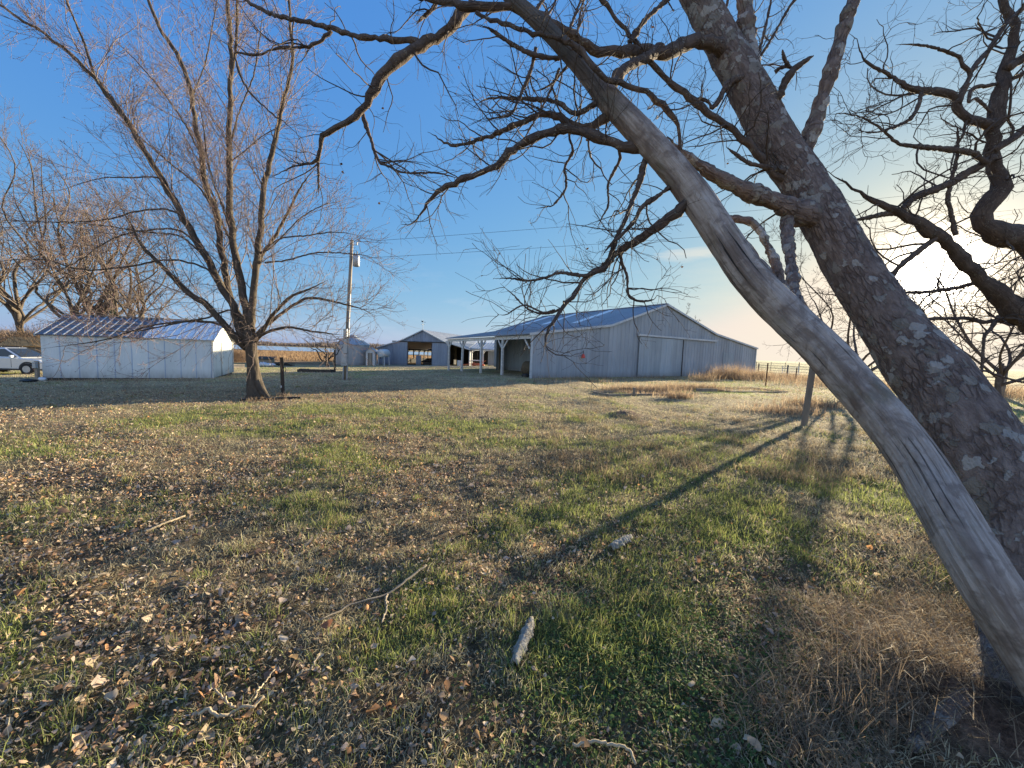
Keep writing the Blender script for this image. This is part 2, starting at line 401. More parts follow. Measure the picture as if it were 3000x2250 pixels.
BROWN = [zone(*z) + (w,) for z, w in [((300, 1170, 550, 40), .8), ((650, 1650, 520, 150), .6), ((1350, 1480, 220, 70), .5), ((2150, 1230, 420, 45), .45), ((1800, 1330, 300, 40), .5), ((700, 1160, 200, 22), 1.), ((500, 1130, 700, 28), 1.0), ((1200, 1110, 500, 18), .6), ((2650, 1950, 200, 90), .8)]]
def warp(x, y):
    return x + (fbm(x * .5, y * .5, 2) - .5) * 2.4, y + (fbm(x * .5 + 40, y * .5, 2) - .5) * 2.4
def green(x, y):
    xw, yw = warp(x, y); s = 0
    for cx, cy, rx, ry, w in GREEN: s = s + w * np.exp(-(((xw - cx) / rx) ** 2 + ((yw - cy) / ry) ** 2))
    for cx, cy, rx, ry, w in BROWN: s = s - .6 * w * np.exp(-(((xw - cx) / rx) ** 2 + ((yw - cy) / ry) ** 2))
    n = fbm(x * 1.1, y * 1.1, 4); n2 = fbm(x * .35 + 9, y * .35, 3)
    return np.clip(s * .9 + (n - .5) * 2.3 + (n2 - .5) * 1.4 + .10, 0, 1)
def leafy(x, y):
    # leaf litter lies thick on the left of the lawn, thinner to the right
    s = 1 / (1 + np.exp((x + 1.0 - y * .02) / 1.3))
    n = fbm(x * .9 + 31, y * .9, 4)
    return np.clip(.14 + s * .86, 0, 1) * np.clip(.35 + (n - .35) * 2.6, .08, 1.3) * (1 - .55 * green(x, y))
TAN = np.array([.50, .39, .225]); GRN = np.array([.17, .20, .06]); LGR = np.array([.42, .42, .15]); DRT = np.array([.19, .12, .085])
def groundcol(x, y):
    gr = green(x, y)[:, None]; n = fbm(x * 3.1, y * 3.1, 4)[:, None]; n2 = fbm(x * .8 + 77, y * .8, 4)[:, None]
    base = DRT * .55 * (1 - n) + TAN * n * .55
    base = base * (1 - gr * .6) + (GRN * .6 + LGR * .4) * gr * .35
    r = np.hypot(x, y)[:, None]
    far = np.clip((r - 6) / 16, 0, 1)
    lawn = (TAN * (1 - gr) + LGR * gr) * (.45 + .9 * n2)
    c = base * (1 - far) + lawn * far
    # bare worn earth in front of the barns and trampled strip
    X = x[:, None]; Y = y[:, None]
    fld = np.clip((Y - 62) / 10, 0, 1)                       # field past the barns
    golden = np.clip((-X * .5 + Y * .2 - 18) / 4, 0, 1) * np.clip((Y - 44) / 8, 0, 1)
    c = c * (1 - golden) + np.array([.27, .175, .095]) * (.55 + .8 * n2) * golden
    rf = np.clip((Y - 60) / 25, 0, 1) * np.clip((X + 5) / 20, 0, 1)
    c = c * (1 - rf) + np.array([.235, .205, .085]) * (.75 + .5 * n2) * rf
    rr = np.clip((r - 260) / 120, 0, 1) * (X < 0)
    c = c * (1 - rr) + np.array([.33, .27, .15]) * rr
    drv = np.exp(-((x - (-6)) / 9) ** 2 - ((y - 48) / 5) ** 2)[:, None]
    c = c * (1 - drv) + np.array([.24, .20, .16]) * drv
    for (mx, my, mr, mh) in MOUNDS[:2]:
        m = np.clip(1.4 * np.exp(-((X - mx) ** 2 + (Y - my) ** 2) / (mr * 1.1) ** 2), 0, 1); c = c * (1 - m) + DRT * 1.1 * m
    return c
mp = gpix(1835, 1218); MOUNDS.append((mp[0], mp[1], .38, .17))
mp = gpix(2930, 2150); MOUNDS.append((mp[0], mp[1], .34, .14))
mp = gpix(2650, 1990); MOUNDS.append((mp[0], mp[1], .5, .10))
for px_, py_, r_, h_ in ((1500, 1128, 1.0, .10), (1680, 1122, 1.2, .14), (1560, 1120, .8, .1), (1900, 1135, .9, .12), (2080, 1170, .9, .1), (1750, 1175, .7, .1)):
    mp = gpix(px_, py_); MOUNDS.append((mp[0], mp[1], r_, h_))

NA, NR = 620, 330
rr_ = np.concatenate([[0], .35 * (4500 / .35) ** (np.arange(NR) / (NR - 1))])
# finer angular spacing where the lawn is seen
aa = np.linspace(-PI, PI, NA, endpoint=False); aa = aa - .42 * np.sin(aa) * 1.0
A_, R_ = np.meshgrid(aa, rr_[1:], indexing='ij')
gx = np.concatenate([[0], (R_ * np.sin(A_)).ravel()]); gy = np.concatenate([[0], (R_ * np.cos(A_)).ravel()])
GV = np.stack([gx, gy, ground(gx, gy)], 1)
idx = 1 + np.arange(NA * NR).reshape(NA, NR); nx = np.roll(idx, -1, 0)
q = np.stack([idx[:, :-1], idx[:, 1:], nx[:, 1:], nx[:, :-1]], -1).reshape(-1, 4)[:, ::-1]
tri = np.stack([np.zeros(NA, int), idx[:, 0], nx[:, 0]], 1)[:, ::-1]
def f_ground(t, p, o):
    v = ocoord(t); a = t.new('ShaderNodeAttribute', attribute_name='tint').outputs['Color']
    n1 = t.noise(v, 11, 6, .7, .4); n2 = t.noise(v, 55, 5, .7, .3); n3 = t.noise(v, 2.3, 5, .65)
    ds = t.new('ShaderNodeVectorMath', {0: v}, operation='LENGTH').outputs['Value']
    c = t.mix(1.0, a, t.ramp(n1, [(.32, .40), (.68, 1.55)]), 'MULTIPLY')
    c = t.mix(1.0, c, t.ramp(n2, [(.3, .50), (.7, 1.45)]), 'MULTIPLY')
    c = t.mix(1.0, c, t.ramp(n3, [(.35, .75), (.65, 1.2)]), 'MULTIPLY')
    setp(t, p, Base_Color=c, Roughness=1.0, Specular_IOR_Level=.1)
    bump(t, p, t.math('ADD', n1, t.math('MULTIPLY', n2, .5)), 1.0, .07)
M_ground = material('lawn_and_field', f_ground)
me = mesh_np('ground', GV, [q, tri], True, None, groundcol(gx, gy))
tag(link('ground', me, M_ground), kind='structure')

# pond far to the left
def f_water(t, p, o):
    n = t.noise(t.mapping(ocoord(t), (.05, .5, 1)), 3, 3)
    setp(t, p, Base_Color=(.34, .38, .44), Roughness=.18, Specular_IOR_Level=.6); bump(t, p, n, .15, .1)
M_water = material('pond_water', f_water)
b = MB()
ll = [(-700, 250), (-420, 160), (-150, 128), (-60, 140), (-12, 150), (30, 165), (45, 190), (20, 230), (-60, 270), (-250, 330), (-500, 420)]
b.poly([(x, y, gz(x, y) + .12) for x, y in ll][::-1])
b.f[-1] = b.f[-1][::-1]
tag(b.build('pond_water', M_water), kind='structure')

# ------------------------------------------------------------------ corrugated sheet walls
def ribwall(mb, x0, x1, y, top, z0=0., pitch=.46, rib=.028, axis='x', face=-1, tint=None, holes=()):
    """ribbed steel sheet standing along x (or y) with face direction; top = f(x)"""
    n = max(1, int(round((x1 - x0) / pitch)));
    for i in range(n):
        a = x0 + (x1 - x0) * i / n; w = (x1 - x0) / n
        if (i % 2) == 0 or i == 0:
            k = 1 + random.uniform(-.11, .09); mb.cur = tuple(k * c for c in (tint or (1, 1, 1)))
        xs = [a, a + w * .80, a + w * .85, a + w * .95, a + w]; ds = [0, 0, rib, rib, 0]
        for j in range(4):
            u0, u1 = xs[j], xs[j + 1]; d0, d1 = ds[j] * face, ds[j + 1] * face
            um = (u0 + u1) / 2; segs = [(z0, None)]
            for hx0, hx1, hz in holes:
                if hx0 <= um <= hx1: segs = [(hz, None)]
            for zz, _ in segs:
                P = [(u0, y + d0, zz), (u1, y + d1, zz), (u1, y + d1, top(u1)), (u0, y + d0, top(u0))]
                if axis == 'y': P = [(y + (p[1] - y), p[0], p[2]) for p in P]
                if top(um) > zz + .01: mb.add(P, [(0, 1, 2, 3)])
def profile(pts):
    xs = [p[0] for p in pts]; zs = [p[1] for p in pts]
    return lambda x: float(np.interp(x, xs, zs))
def roofplane(name, quad, mat, parent, n, ribmat=None, thick=.05, ribw=.05, ribh=.03, tint=(1, 1, 1)):
    """quad = eave0, eave1, ridge1, ridge0; ribs run eave to ridge"""
    mb = MB(); mb.cur = tint; mb.slab(quad, thick)
    o = mb.build(name, mat, parent, col=True)
    rb = MB(); q = [Vector(p) for p in quad]; nn = (q[1] - q[0]).cross(q[3] - q[0]).normalized()
    for i in range(n + 1):
        t = (i + .0) / n; t = min(max(t, .004), .996)
        a = q[0].lerp(q[1], t) + nn * ribh * .5; c = q[3].lerp(q[2], t) + nn * ribh * .5
        rb.beam(a, c, ribw, ribh)
    r = rb.build('roof_rib', ribmat or mat, o, col=True)
    r['kind'] = 'stuff'
    return o

# ================================================================== LARGE BARN (right)
BA = math.atan2(16.8, 25)
bn = empty('metal_barn', (1.2, 25.9, -.02), BA, 'big grey ribbed steel barn with wide low gable, sliding door and open lean-to bay', 'barn')
gab = profile([(0, 2.98), (7.3, 3.95), (14.05, 6.15), (21.9, 4.1), (30.1, 3.0)])
m = MB(); ribwall(m, 0, 30.1, 0, lambda x: gab(x) - .06, z0=-.05, pitch=.455)
m.build('gable_wall', M_barn, bn, col=True)
m = MB(); ribwall(m, 0.03, 17, 30.1, lambda y: 2.95, z0=-.05, axis='y', face=1); ribwall(m, 7.45, 16.5, 17, lambda x: gab(x) - .08, z0=-.05); ribwall(m, 16.5, 30.05, 17, lambda x: gab(x) - .08, z0=-.05)
m.build('back_wall', M_barn, bn, col=True)
m = MB(); ribwall(m, 0.05, 9.7, 4.5, lambda y: 3.5, axis='y', pitch=.3, tint=(.95, 1.0, 1.03)); m.build('inner_wall', M_barn, bn, col=True)
m = MB(); ribwall(m, 3.25, 4.47, 9.7, lambda x: 3.35, pitch=.3, tint=(1.05, 1.08, 1.1)); m.build('inner_wall', M_barn, bn, col=True)
m = MB(); ribwall(m, 9.75, 16.95, 7.4, lambda y: 3.8, axis='y', pitch=.3); m.build('inner_wall', M_barn, bn, col=True)
m = MB(); m.box((3.55, 9.64, 1.0), (.10, .06, 2.1)); m.build('door_post', M_wood, bn)
# roofs
L = 17.0
roofplane('lean_to_roof', [(-.35, 12.9, 2.72), (-.35, -.12, 2.92), (7.3, -.12, 3.96), (7.3, 16.6, 3.90)], M_broof, bn, 34)
roofplane('main_roof', [(7.3, 16.6, 3.94), (7.3, -.12, 3.99), (14.05, -.12, 6.19), (14.05, L, 6.05)], M_broof, bn, 38)
roofplane('main_roof', [(21.9, -.12, 4.14), (21.9, L, 4.14), (14.05, L, 6.05), (14.05, -.12, 6.185)], M_broof, bn, 38)
roofplane('lean_to_roof', [(30.4, -.12, 2.98), (30.4, L, 2.98), (21.9, L, 4.11), (21.9, -.12, 4.11)], M_broof, bn, 38)
# rake trim
tr = MB(); pts = [(-.3, 2.9), (7.3, 3.93), (14.05, 6.13), (21.9, 4.08), (30.35, 2.97)]
for a, c in zip(pts, pts[1:]): tr.beam((a[0], -.15, a[1] + .0), (c[0], -.15, c[1] + .0), .05, .16)
tr.build('rake_trim', M_trim, bn)
for bx_ in ((30.12, -.06, 1.46), (-.03, -.05, 1.44)):
    tr = MB(); tr.box(bx_, (.12, .11, 2.96)); tr.build('corner_trim', M_trim, bn)
tr = MB(); tr.beam((14.05, -.1, 6.22), (14.05, L, 6.09), .35, .05); tr.build('ridge_cap', M_trim, bn)
# skylights on the left slope of the main roof
e0, e1, r1, r0 = [Vector(p) for p in ((7.3, 16.6, 3.94), (7.3, -.12, 3.99), (14.05, -.12, 6.19), (14.05, L, 6.05))]
nn = (e1 - e0).cross(r0 - e0).normalized() * .045
for t, a, c in ((.13, .30, .93), (.385, .25, .93), (.67, .20, .93)):
    s1 = MB(); w = .027
    E = lambda tt, s: e0.lerp(e1, tt).lerp(r0.lerp(r1, tt), s) + nn
    s1.slab([E(t - w, a), E(t + w, a), E(t + w, c), E(t - w, c)], .02)
    s1.build('skylight', M_skyl, bn)
# eave beam, posts and braces of the open lean-to
bm_ = MB(); bm_.beam((-.12, -.02, 2.72), (-.12, 12.85, 2.52), .09, .24); bm_.build('eave_beam', M_white, bn)
for k, yy in enumerate((3.35, 6.5, 9.8, 12.55)):
    p_ = MB(); gzk = -.02 - .09 * k; p_.box((-.12, yy, (2.55 + gzk) / 2), (.15, .15, 2.55 - gzk), ry=(.03 if k == 2 else 0))
    p_.beam((-.12, yy - .05, 1.9), (-.12, yy - .62, 2.5), .07, .10); p_.beam((-.12, yy + .05, 1.9), (-.12, yy + .62, 2.5), .07, .10)
    p_.build('post', M_white, bn)
p_ = MB(); p_.beam((-.10, .08, 1.95), (-.10, .62, 2.55), .07, .1); p_.build('brace', M_white, bn)
# sliding door and its track
d = MB(); ribwall(d, 10.7, 16.6, -.10, lambda x: 3.28, z0=.05, pitch=.74, tint=(1.10, 1.12, 1.10)); d.build('sliding_door', M_barn, bn, col=True)
d = MB(); d.box((16.64, -.11, 1.66), (.09, .10, 3.26)); d.build('door_edge', M_black, bn)
d = MB(); d.box((16.3, -.13, 3.42), (11.6, .10, .15)); d.box((10.5, -.14, 3.42), (.14, .14, .2)); d.build('door_track', M_trim, bn)
d = MB(); ribwall(d, 23.6, 25.6, -.045, lambda x: 2.35, z0=.05, pitch=.5, tint=(.95, 1.0, .99)); d.build('side_door', M_barn, bn, col=True)
# hay bale and dark bin at the open bay
def bale(loc, r, w, rz):
    mb = MB(); n = 28; vs = []; fs = []
    for j, (yy, rr) in enumerate(((-w / 2, r * .25), (-w / 2, r * .93), (-w / 2 + .07, r), (w / 2 - .07, r), (w / 2, r * .93), (w / 2, r * .25))):
        for i in range(n):
            a = 2 * PI * i / n; q_ = rr * (1 + random.uniform(-.03, .03)); vs.append((q_ * math.cos(a), yy + random.uniform(-.02, .02), r + q_ * math.sin(a) * .97))
    for j in range(5):
        for i in range(n): fs.append((j * n + i, j * n + (i + 1) % n, (j + 1) * n + (i + 1) % n, (j + 1) * n + i))
    fs.append(tuple(range(n))); fs.append(tuple(range(5 * n, 6 * n))[::-1]); mb.add(vs, fs)
    return mb
M_hay = simple('old_hay', (.13, .095, .055), 1, 0, .4, 12, None, 1.0)
pb = gpix(1534, 1098)
tag(bale(None, .55, 1.1, 0).build('hay_bale', M_hay, None, True, (1.35, 27.9, -.02), BA + .3), 'brown round hay bale standing in the open bay of the grey barn', 'hay bale')
t_ = MB(); t_.tube([(0, 0, 0), (0, 0, .16)], [.36, .36], 20); t_.tube([(0, 0, .15), (0, 0, .22)], [.30, .24], 20)
tag(t_.build('rubber_tub', M_black, None, False, (1.0, 27.2, -.02)), 'low black tub on the ground before the hay bale', 'tub')
# red bird feeder / marker hanging on the gable
fd = empty('wall_feeder', (0, 0, 0), 0, 'small red feeder hanging on the gable wall of the grey barn', 'feeder'); fd.parent = None
lx = 4.55; fp = Vector((1.2 + math.cos(BA) * lx + math.sin(BA) * .14, 25.9 + math.sin(BA) * lx - math.cos(BA) * .14, 1.42)); fd.location = fp; fd.rotation_euler = (0, 0, BA)
t_ = MB(); t_.tube([(0, 0, 0), (0, 0, .05), (0, 0, .22), (0, 0, .30)], [.13, .15, .10, .04], 12); t_.build('body', M_red, fd)
t_ = MB(); t_.tube([(0, 0, .30), (0, .03, .52)], .025, 8); t_.build('hanger', M_black, fd)

# ================================================================== LEFT SHED
SA = math.atan2(.43, .9)
sh = empty('storage_shed', (-22.35, 18.6, -.34), SA, 'long cream white steel shed with half dark and half bright silver roof', 'shed')
m = MB(); n = 10
for i in range(n):
    a = 6.55 * i / n; k = 1 + random.uniform(-.05, .05); m.cur = (k, k, k)
    w = .655; xs = [a, a + .30, a + .315, a + .335, a + .35, a + w - .055, a + w - .03, a + w]; ds = [0, 0, .006, .006, 0, 0, .022, 0]
    for j in range(7):
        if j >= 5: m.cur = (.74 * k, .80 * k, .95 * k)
        m.add([(xs[j], -ds[j], .0), (xs[j + 1], -ds[j + 1], 0), (xs[j + 1], -ds[j + 1], 2.09), (xs[j], -ds[j], 2.09)], [(0, 1, 2, 3)])
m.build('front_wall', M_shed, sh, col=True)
gs = profile([(0, 2.06), (2.6, 3.10), (5.2, 2.06)])
m = MB(); ribwall(m, 0, 5.2, 6.55, lambda y: gs(y), axis='y', face=1, pitch=.3, rib=.012)
ribwall(m, 0.01, 5.19, 0, lambda y: gs(y), axis='y', face=-1, pitch=.3, rib=.012); ribwall(m, 0.01, 6.54, 5.2, lambda x: 2.08, pitch=.3, rib=.012)
m.build('gable_wall', M_shed, sh, col=True)
m = MB(); m.box((6.60, 3.1, 1.0), (.05, 1.9, 1.96)); m.build('door', M_shed, sh, col=True)
for yy in (0, 5.2):
    m = MB(); m.box((6.60, yy, 1.04), (.07, .07, 2.06)); m.build('corner_trim', M_white, sh)
def R2(x): return (x, -.12, 2.06), (x, 2.6, 3.17)
for x0, x1, mt, cnt in ((-.15, 3.75, M_sroof_d, 12), (3.75, 6.72, M_sroof_n, 9)):
    hgt = 0 if x0 < 0 else .012
    o = roofplane('roof_sheet', [(x0, -.12, 2.07 + hgt), (x1, -.12, 2.07 + hgt), (x1, 2.6, 3.17 + hgt), (x0, 2.6, 3.17 + hgt)], mt, sh, cnt, M_rib, .03, .055, .03)
    tag(o, 'dull dark half of the shed roof' if x0 < 0 else 'bright silver half of the shed roof')
roofplane('roof_sheet', [(6.72, 5.32, 2.06), (-.15, 5.32, 2.06), (-.15, 2.602, 3.165), (6.72, 2.602, 3.165)], M_sroof_d, sh, 20, M_rib, .03, .05, .03)
m = MB(); m.beam((-.15, 2.6, 3.20), (6.72, 2.6, 3.20), .2, .03); m.build('ridge_cap', M_sroof_d, sh, col=True)
m = MB(); m.beam((6.70, -.13, 2.02), (6.70, 2.6, 3.11), .05, .10); m.beam((6.70, 2.6, 3.11), (6.70, 5.33, 2.02), .05, .10); m.build('rake_trim', M_white, sh)
m = MB(); m.beam((-.14, -.13, 2.02), (-.14, 2.6, 3.11), .05, .10); m.build('rake_trim', M_white, sh)
m = MB(); m.box((3.27, .05, -.06), (6.5, .08, .14)); m.box((6.5, 2.6, -.06), (.08, 5.1, .14)); m.build('skid', M_darkwood, sh)
# post and clutter at the near corner
pp = gpix(111, 1116)
po = empty('shed_post', (pp[0], pp[1], gz(pp[0], pp[1])), 0, 'short grey post with a metal box at the left corner of the shed', 'post')
m = MB(); m.box((0, 0, .45), (.12, .12, .95)); m.build('post', M_greywood, po)
m = MB(); m.box((.02, -.09, .75), (.16, .10, .28)); m.build('box', M_pipe, po)
def lump(name, mat, loc, r, label, cat, sq=.6, seed=0, group=None):
    rs = np.random.RandomState(seed); n1, n2 = 14, 9; V = []; Fc = []
    for i in range(n2):
        th = PI * i / (n2 - 1)
        for j in range(n1):
            ph = 2 * PI * j / n1; k = 1 + .16 * math.sin(3 * ph + seed) + .12 * rs.randn()
            V.append((r * k * math.sin(th) * math.cos(ph), r * k * .8 * math.sin(th) * math.sin(ph), max(0, r * sq * (1 + .1 * rs.randn()) * (1 + math.cos(th)) / 1.0)))
    for i in range(n2 - 1):
        for j in range(n1): Fc.append((i * n1 + j, (i + 1) * n1 + j, (i + 1) * n1 + (j + 1) % n1, i * n1 + (j + 1) % n1))
    mb = MB(); mb.add(V, Fc); o = mb.build(name, mat, None, True, loc); return tag(o, label, cat, group)
pp = gpix(126, 1117); lump('plastic_bag', M_bag, (pp[0], pp[1], gz(pp[0], pp[1])), .16, 'small white plastic bag on the ground at the left corner of the shed', 'bag', .6, 3)
pp = gpix(84, 1120); lump('rubbish_sack', M_black, (pp[0], pp[1], gz(pp[0], pp[1])), .28, 'flat black sack lying beside the white bag left of the shed', 'sack', .25, 4)

# ================================================================== LEFT BARN
LA = math.atan2(-.21, .98)
lb = empty('hay_barn', (-20.35, 59.1, -.95), LA, 'blue grey steel barn with wide open double doors, low wings and a weathervane', 'barn')
gp_ = [(0, 2.55), (4, 3.75), (7.3, 5.3), (10.6, 3.75), (14.6, 2.7)]
gl = profile(gp_)
m = MB(); ribwall(m, 0, 4.9, 0, lambda x: gl(x) - .05, pitch=.4); ribwall(m, 4.9, 8.9, 0, lambda x: gl(x) - .05, z0=3.55, pitch=.4)
ribwall(m, 8.9, 11.2, 0, lambda x: gl(x) - .05, pitch=.4)
m.build('gable_wall', M_lbarn, lb, col=True)
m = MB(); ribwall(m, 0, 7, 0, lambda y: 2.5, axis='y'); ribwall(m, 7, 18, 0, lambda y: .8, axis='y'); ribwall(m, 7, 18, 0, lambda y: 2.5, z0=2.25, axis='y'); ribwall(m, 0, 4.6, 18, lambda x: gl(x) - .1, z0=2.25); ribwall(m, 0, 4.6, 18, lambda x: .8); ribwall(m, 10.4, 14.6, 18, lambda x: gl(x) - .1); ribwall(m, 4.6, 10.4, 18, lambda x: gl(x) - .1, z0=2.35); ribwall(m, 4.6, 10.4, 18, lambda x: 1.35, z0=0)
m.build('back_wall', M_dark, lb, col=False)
m = MB()
for x in (4.7, 5.55, 6.4, 7.25, 8.1, 8.9): m.box((x, 17.8, 1.8), (.12, .12, 1.3))
m.beam((4.6, 17.75, 1.8), (9.6, 17.75, 1.8), .1, .1); m.beam((6.4, 17.7, 2.4), (7.25, 17.7, 1.85), .1, .1); m.beam((8.1, 17.7, 2.4), (9.1, 17.7, 1.7), .1, .1)
for y in (7.2, 9.4, 11.6, 13.8, 16, 17.7): m.box((.12, y, 1.55), (.14, .14, 1.7)); m.beam((.12, y, 1.9), (.12, y + .9, 2.35), .08)
m.beam((.12, 7, 1.45), (.12, 17.8, 1.45), .08)
for y in (9.4, 13.8): m.box((4.6, y, 1.7), (.16, .16, 3.4))
m.build('inner_frame', M_darkwood, lb)
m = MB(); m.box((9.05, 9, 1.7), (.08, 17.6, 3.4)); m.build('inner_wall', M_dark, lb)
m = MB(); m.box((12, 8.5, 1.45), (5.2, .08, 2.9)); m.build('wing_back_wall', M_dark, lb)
m = MB(); ribwall(m, 2.55, 4.85, -.12, lambda x: 3.5, z0=.1, pitch=.38, tint=(1.12, 1.1, 1.06)); m.box((4.86, -.13, 1.8), (.08, .08, 3.45)); m.box((2.55, -.13, 1.8), (.05, .08, 3.45)); m.build('barn_door', M_lbarn, lb, col=True)
m = MB(); ribwall(m, 8.85, 11.1, -.12, lambda x: 3.5, z0=.1, pitch=.38, tint=(1.08, 1.07, 1.04)); m.box((8.84, -.13, 1.8), (.05, .08, 3.45)); m.box((10.7, -.15, 1.8), (.05, .05, 3.4)); m.box((9.8, -.16, 2.25), (1.2, .04, .04)); m.build('barn_door', M_lbarn, lb, col=True)
m = MB(); m.box((6.9, -.16, 3.58), (8.8, .12, .12)); m.build('door_track', M_black, lb)
LL = 18
roofplane('roof', [(-.2, LL, 2.55), (-.2, -.2, 2.55), (4, -.2, 3.79), (4, LL, 3.79)], M_broof, lb, 20)
roofplane('roof', [(4, LL, 3.79), (4, -.2, 3.79), (7.3, -.2, 5.34), (7.3, LL, 5.34)], M_broof, lb, 20)
roofplane('roof', [(10.6, -.2, 3.79), (10.6, LL, 3.79), (7.3, LL, 5.34), (7.3, -.2, 5.34)], M_broof, lb, 20, tint=(1.2, 1.15, 1.1))
roofplane('roof', [(14.9, -.2, 2.65), (14.9, LL, 2.65), (10.6, LL, 3.77), (10.6, -.2, 3.77)], M_broof, lb, 20, tint=(1.1, 1.1, 1.05))
tr = MB()
for a, c in zip(gp_, gp_[1:]): tr.beam((a[0], -.22, a[1] + .0), (c[0], -.22, c[1] + .0), .05, .14)
tr.build('rake_trim', M_trim, lb)
for x, y in ((11.3, 0), (14.5, 0), (14.5, 4.5), (14.5, 9)):
    m = MB(); m.box((x, y, 1.28), (.16, .16, 2.56)); m.build('post', M_darkwood if y else M_white, lb)
m = MB(); m.tube([(0, 0, 0), (0, 0, 1.35)], .022, 6); m.beam((-.28, 0, .75), (.28, 0, .75), .03); m.beam((0, -.28, .75), (0, .28, .75), .03)
m.beam((-.34, 0, 1.08), (.3, 0, 1.08), .02); m.prism([(.28, .03), (.42, .1), (.28, .17)], lambda u, v, y: (u, y, v + .98), -.012, .012)
m.prism([(-.22, 0), (0, -.03), (.08, .1), (.04, .2), (-.06, .1), (-.24, .2)], lambda u, v, y: (u, y, v + 1.12), -.012, .012)
m.build('weathervane', M_black, lb, loc=(7.3, -.1, 5.36))
# post-and-beam wing right of it, white frame
wg = empty('open_wing', (-6.0, 56.6, -.60), LA + .12, 'low open fronted lean-to with peeling white posts between the two barns', 'lean-to')
roofplane('roof', [(-.3, -.3, 2.55), (4.0, -.3, 2.45), (4.0, 6, 3.5), (-.3, 6, 3.6)], M_broof, wg, 10, tint=(1.1, 1.1, 1.1))
m = MB(); m.beam((-.1, -.1, 2.40), (3.8, -.1, 2.30), .12, .18); m.build('eave_beam', M_white, wg)
for x in (0.1, 1.75, 3.7):
    m = MB(); m.box((x, -.1, 1.17), (.16, .16, 2.36)); m.beam((x, -.1, 1.9), (x + (.4 if x < 3 else -.4), -.1, 2.3), .08); m.build('post', M_white, wg)
m = MB(); m.beam((.1, -.05, .85), (1.75, -.05, .85), .06, .16); m.build('rail', M_white, wg)
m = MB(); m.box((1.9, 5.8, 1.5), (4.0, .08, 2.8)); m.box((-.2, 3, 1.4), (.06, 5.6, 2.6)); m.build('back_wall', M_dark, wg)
m = MB(); ribwall(m, 2.2, 3.6, 1.6, lambda x: 2.2, pitch=.3); m.build('side_panel', M_lbarn, wg, col=True)
m = MB(); m.box((1.2, -1.2, .35), (1.0, .5, .3)); m.tube([(.6, -1.0, .3), (.6, -.8, .3)], .3, 14); m.tube([(1.9, -1.0, .22), (1.9, -.8, .22)], .22, 14); m.beam((-1.2, -1.1, .2), (.7, -1.1, .45), .1); m.beam((1.6, -1.1, .5), (2.3, -1.1, .9), .08); m.beam((-1.5, -1.0, .5), (-.6, -1.0, .1), .08)
o = m.build('machine', M_orange, None, False, (-6.0, 56.6, -.62), LA + .12); o.name = 'farm_implement'; tag(o, 'low orange farm implement parked before the white posted lean-to', 'machine')
m = MB(); m.tube([(0, 0, 0), (0, 0, .35), (0, 0, .88)], [.28, .31, .29], 16); m.tube([(0, 0, .86), (0, 0, .9)], [.31, .31], 16); tag(m.build('barrel', M_white, None, False, (-7.6, 55.9, -.7)), 'off white barrel standing at the corner of the blue grey barn', 'barrel')
m = MB(); m.box((0, 0, .75), (.75, .6, 1.5)); m.box((0, -.31, .9), (.6, .03, 1.0)); m.box((0, -.31, .25), (.5, .03, .25)); tag(m.build('metal_cabinet', M_lbarn, None, False, (-14.3, 59.6, -.9), .2, col=True), 'pale grey cabinet standing in the open barn doorway', 'cabinet')
m = MB(); m.beam((-1, 0, .35), (1, 0, .35), .1, .3); m.beam((-1, .02, .8), (1, .02, .8), .06, .12)
for x in (-.9, 0, .9): m.box((x, .05, .5), (.1, .1, 1.0))
tag(m.build('timber_hurdle', M_darkwood, None, False, (-12.6, 59.5, -.9), .0), 'dark timber hurdle standing inside the barn doorway', 'hurdle')
# hut and tank beside it
hp = (-19.15, 53.2); hz = float(gz(*hp))
hut = empty('privy_hut', (hp[0], hp[1], hz), .12, 'tiny white gabled hut with a narrow dark door next to the grain bin', 'hut')
m = MB(); m.box((0, 0, .95), (1.15, 1.3, 1.9)); m.prism([(-.575, 1.9), (.575, 1.9), (0, 2.35)], lambda u, v, y: (u, y, v), -.65, .65); m.build('wall', M_white, hut)
m = MB(); m.slab([(-.75, -.8, 1.80), (0, -.8, 2.42), (0, .8, 2.42), (-.75, .8, 1.80)][::-1], -.05); m.slab([(.75, -.8, 1.80), (.75, .8, 1.80), (0, .8, 2.42), (0, -.8, 2.42)][::-1], -.05); m.build('roof', M_broof, hut, col=True)
m = MB(); m.box((-.02, -.67, .85), (.46, .05, 1.65)); m.build('door', M_greywood, hut)
m = MB(); m.box((.24, -.70, .85), (.05, .05, 1.7)); m.box((-.27, -.70, .85), (.05, .05, 1.7)); m.build('door_frame', M_darkwood, hut)
tk = empty('fuel_tank', (-17.75, 54.0, -.82), -.12, 'white horizontal fuel tank raised on thin metal legs beside the hut', 'tank')
m = MB(); m.tube([(-.0, -1.0, 1.65), (0, -.93, 1.65), (0, -.86, 1.65), (0, .86, 1.65), (0, .93, 1.65), (0, 1.0, 1.65)], [.40, .52, .56, .56, .52, .4], 24); m.build('tank_body', M_tank, tk, True)
for x, y in ((-.4, -.7), (.4, -.7), (-.4, .7), (.4, .7)):
    m = MB(); m.beam((x * 1.15, y * 1.1, 0), (x, y, 1.3), .07); m.build('leg', M_tank, tk)
m = MB(); m.tube([(0, -.95, 1.15), (0, -.95, .9)], .05, 8); m.build('outlet', M_black, tk)

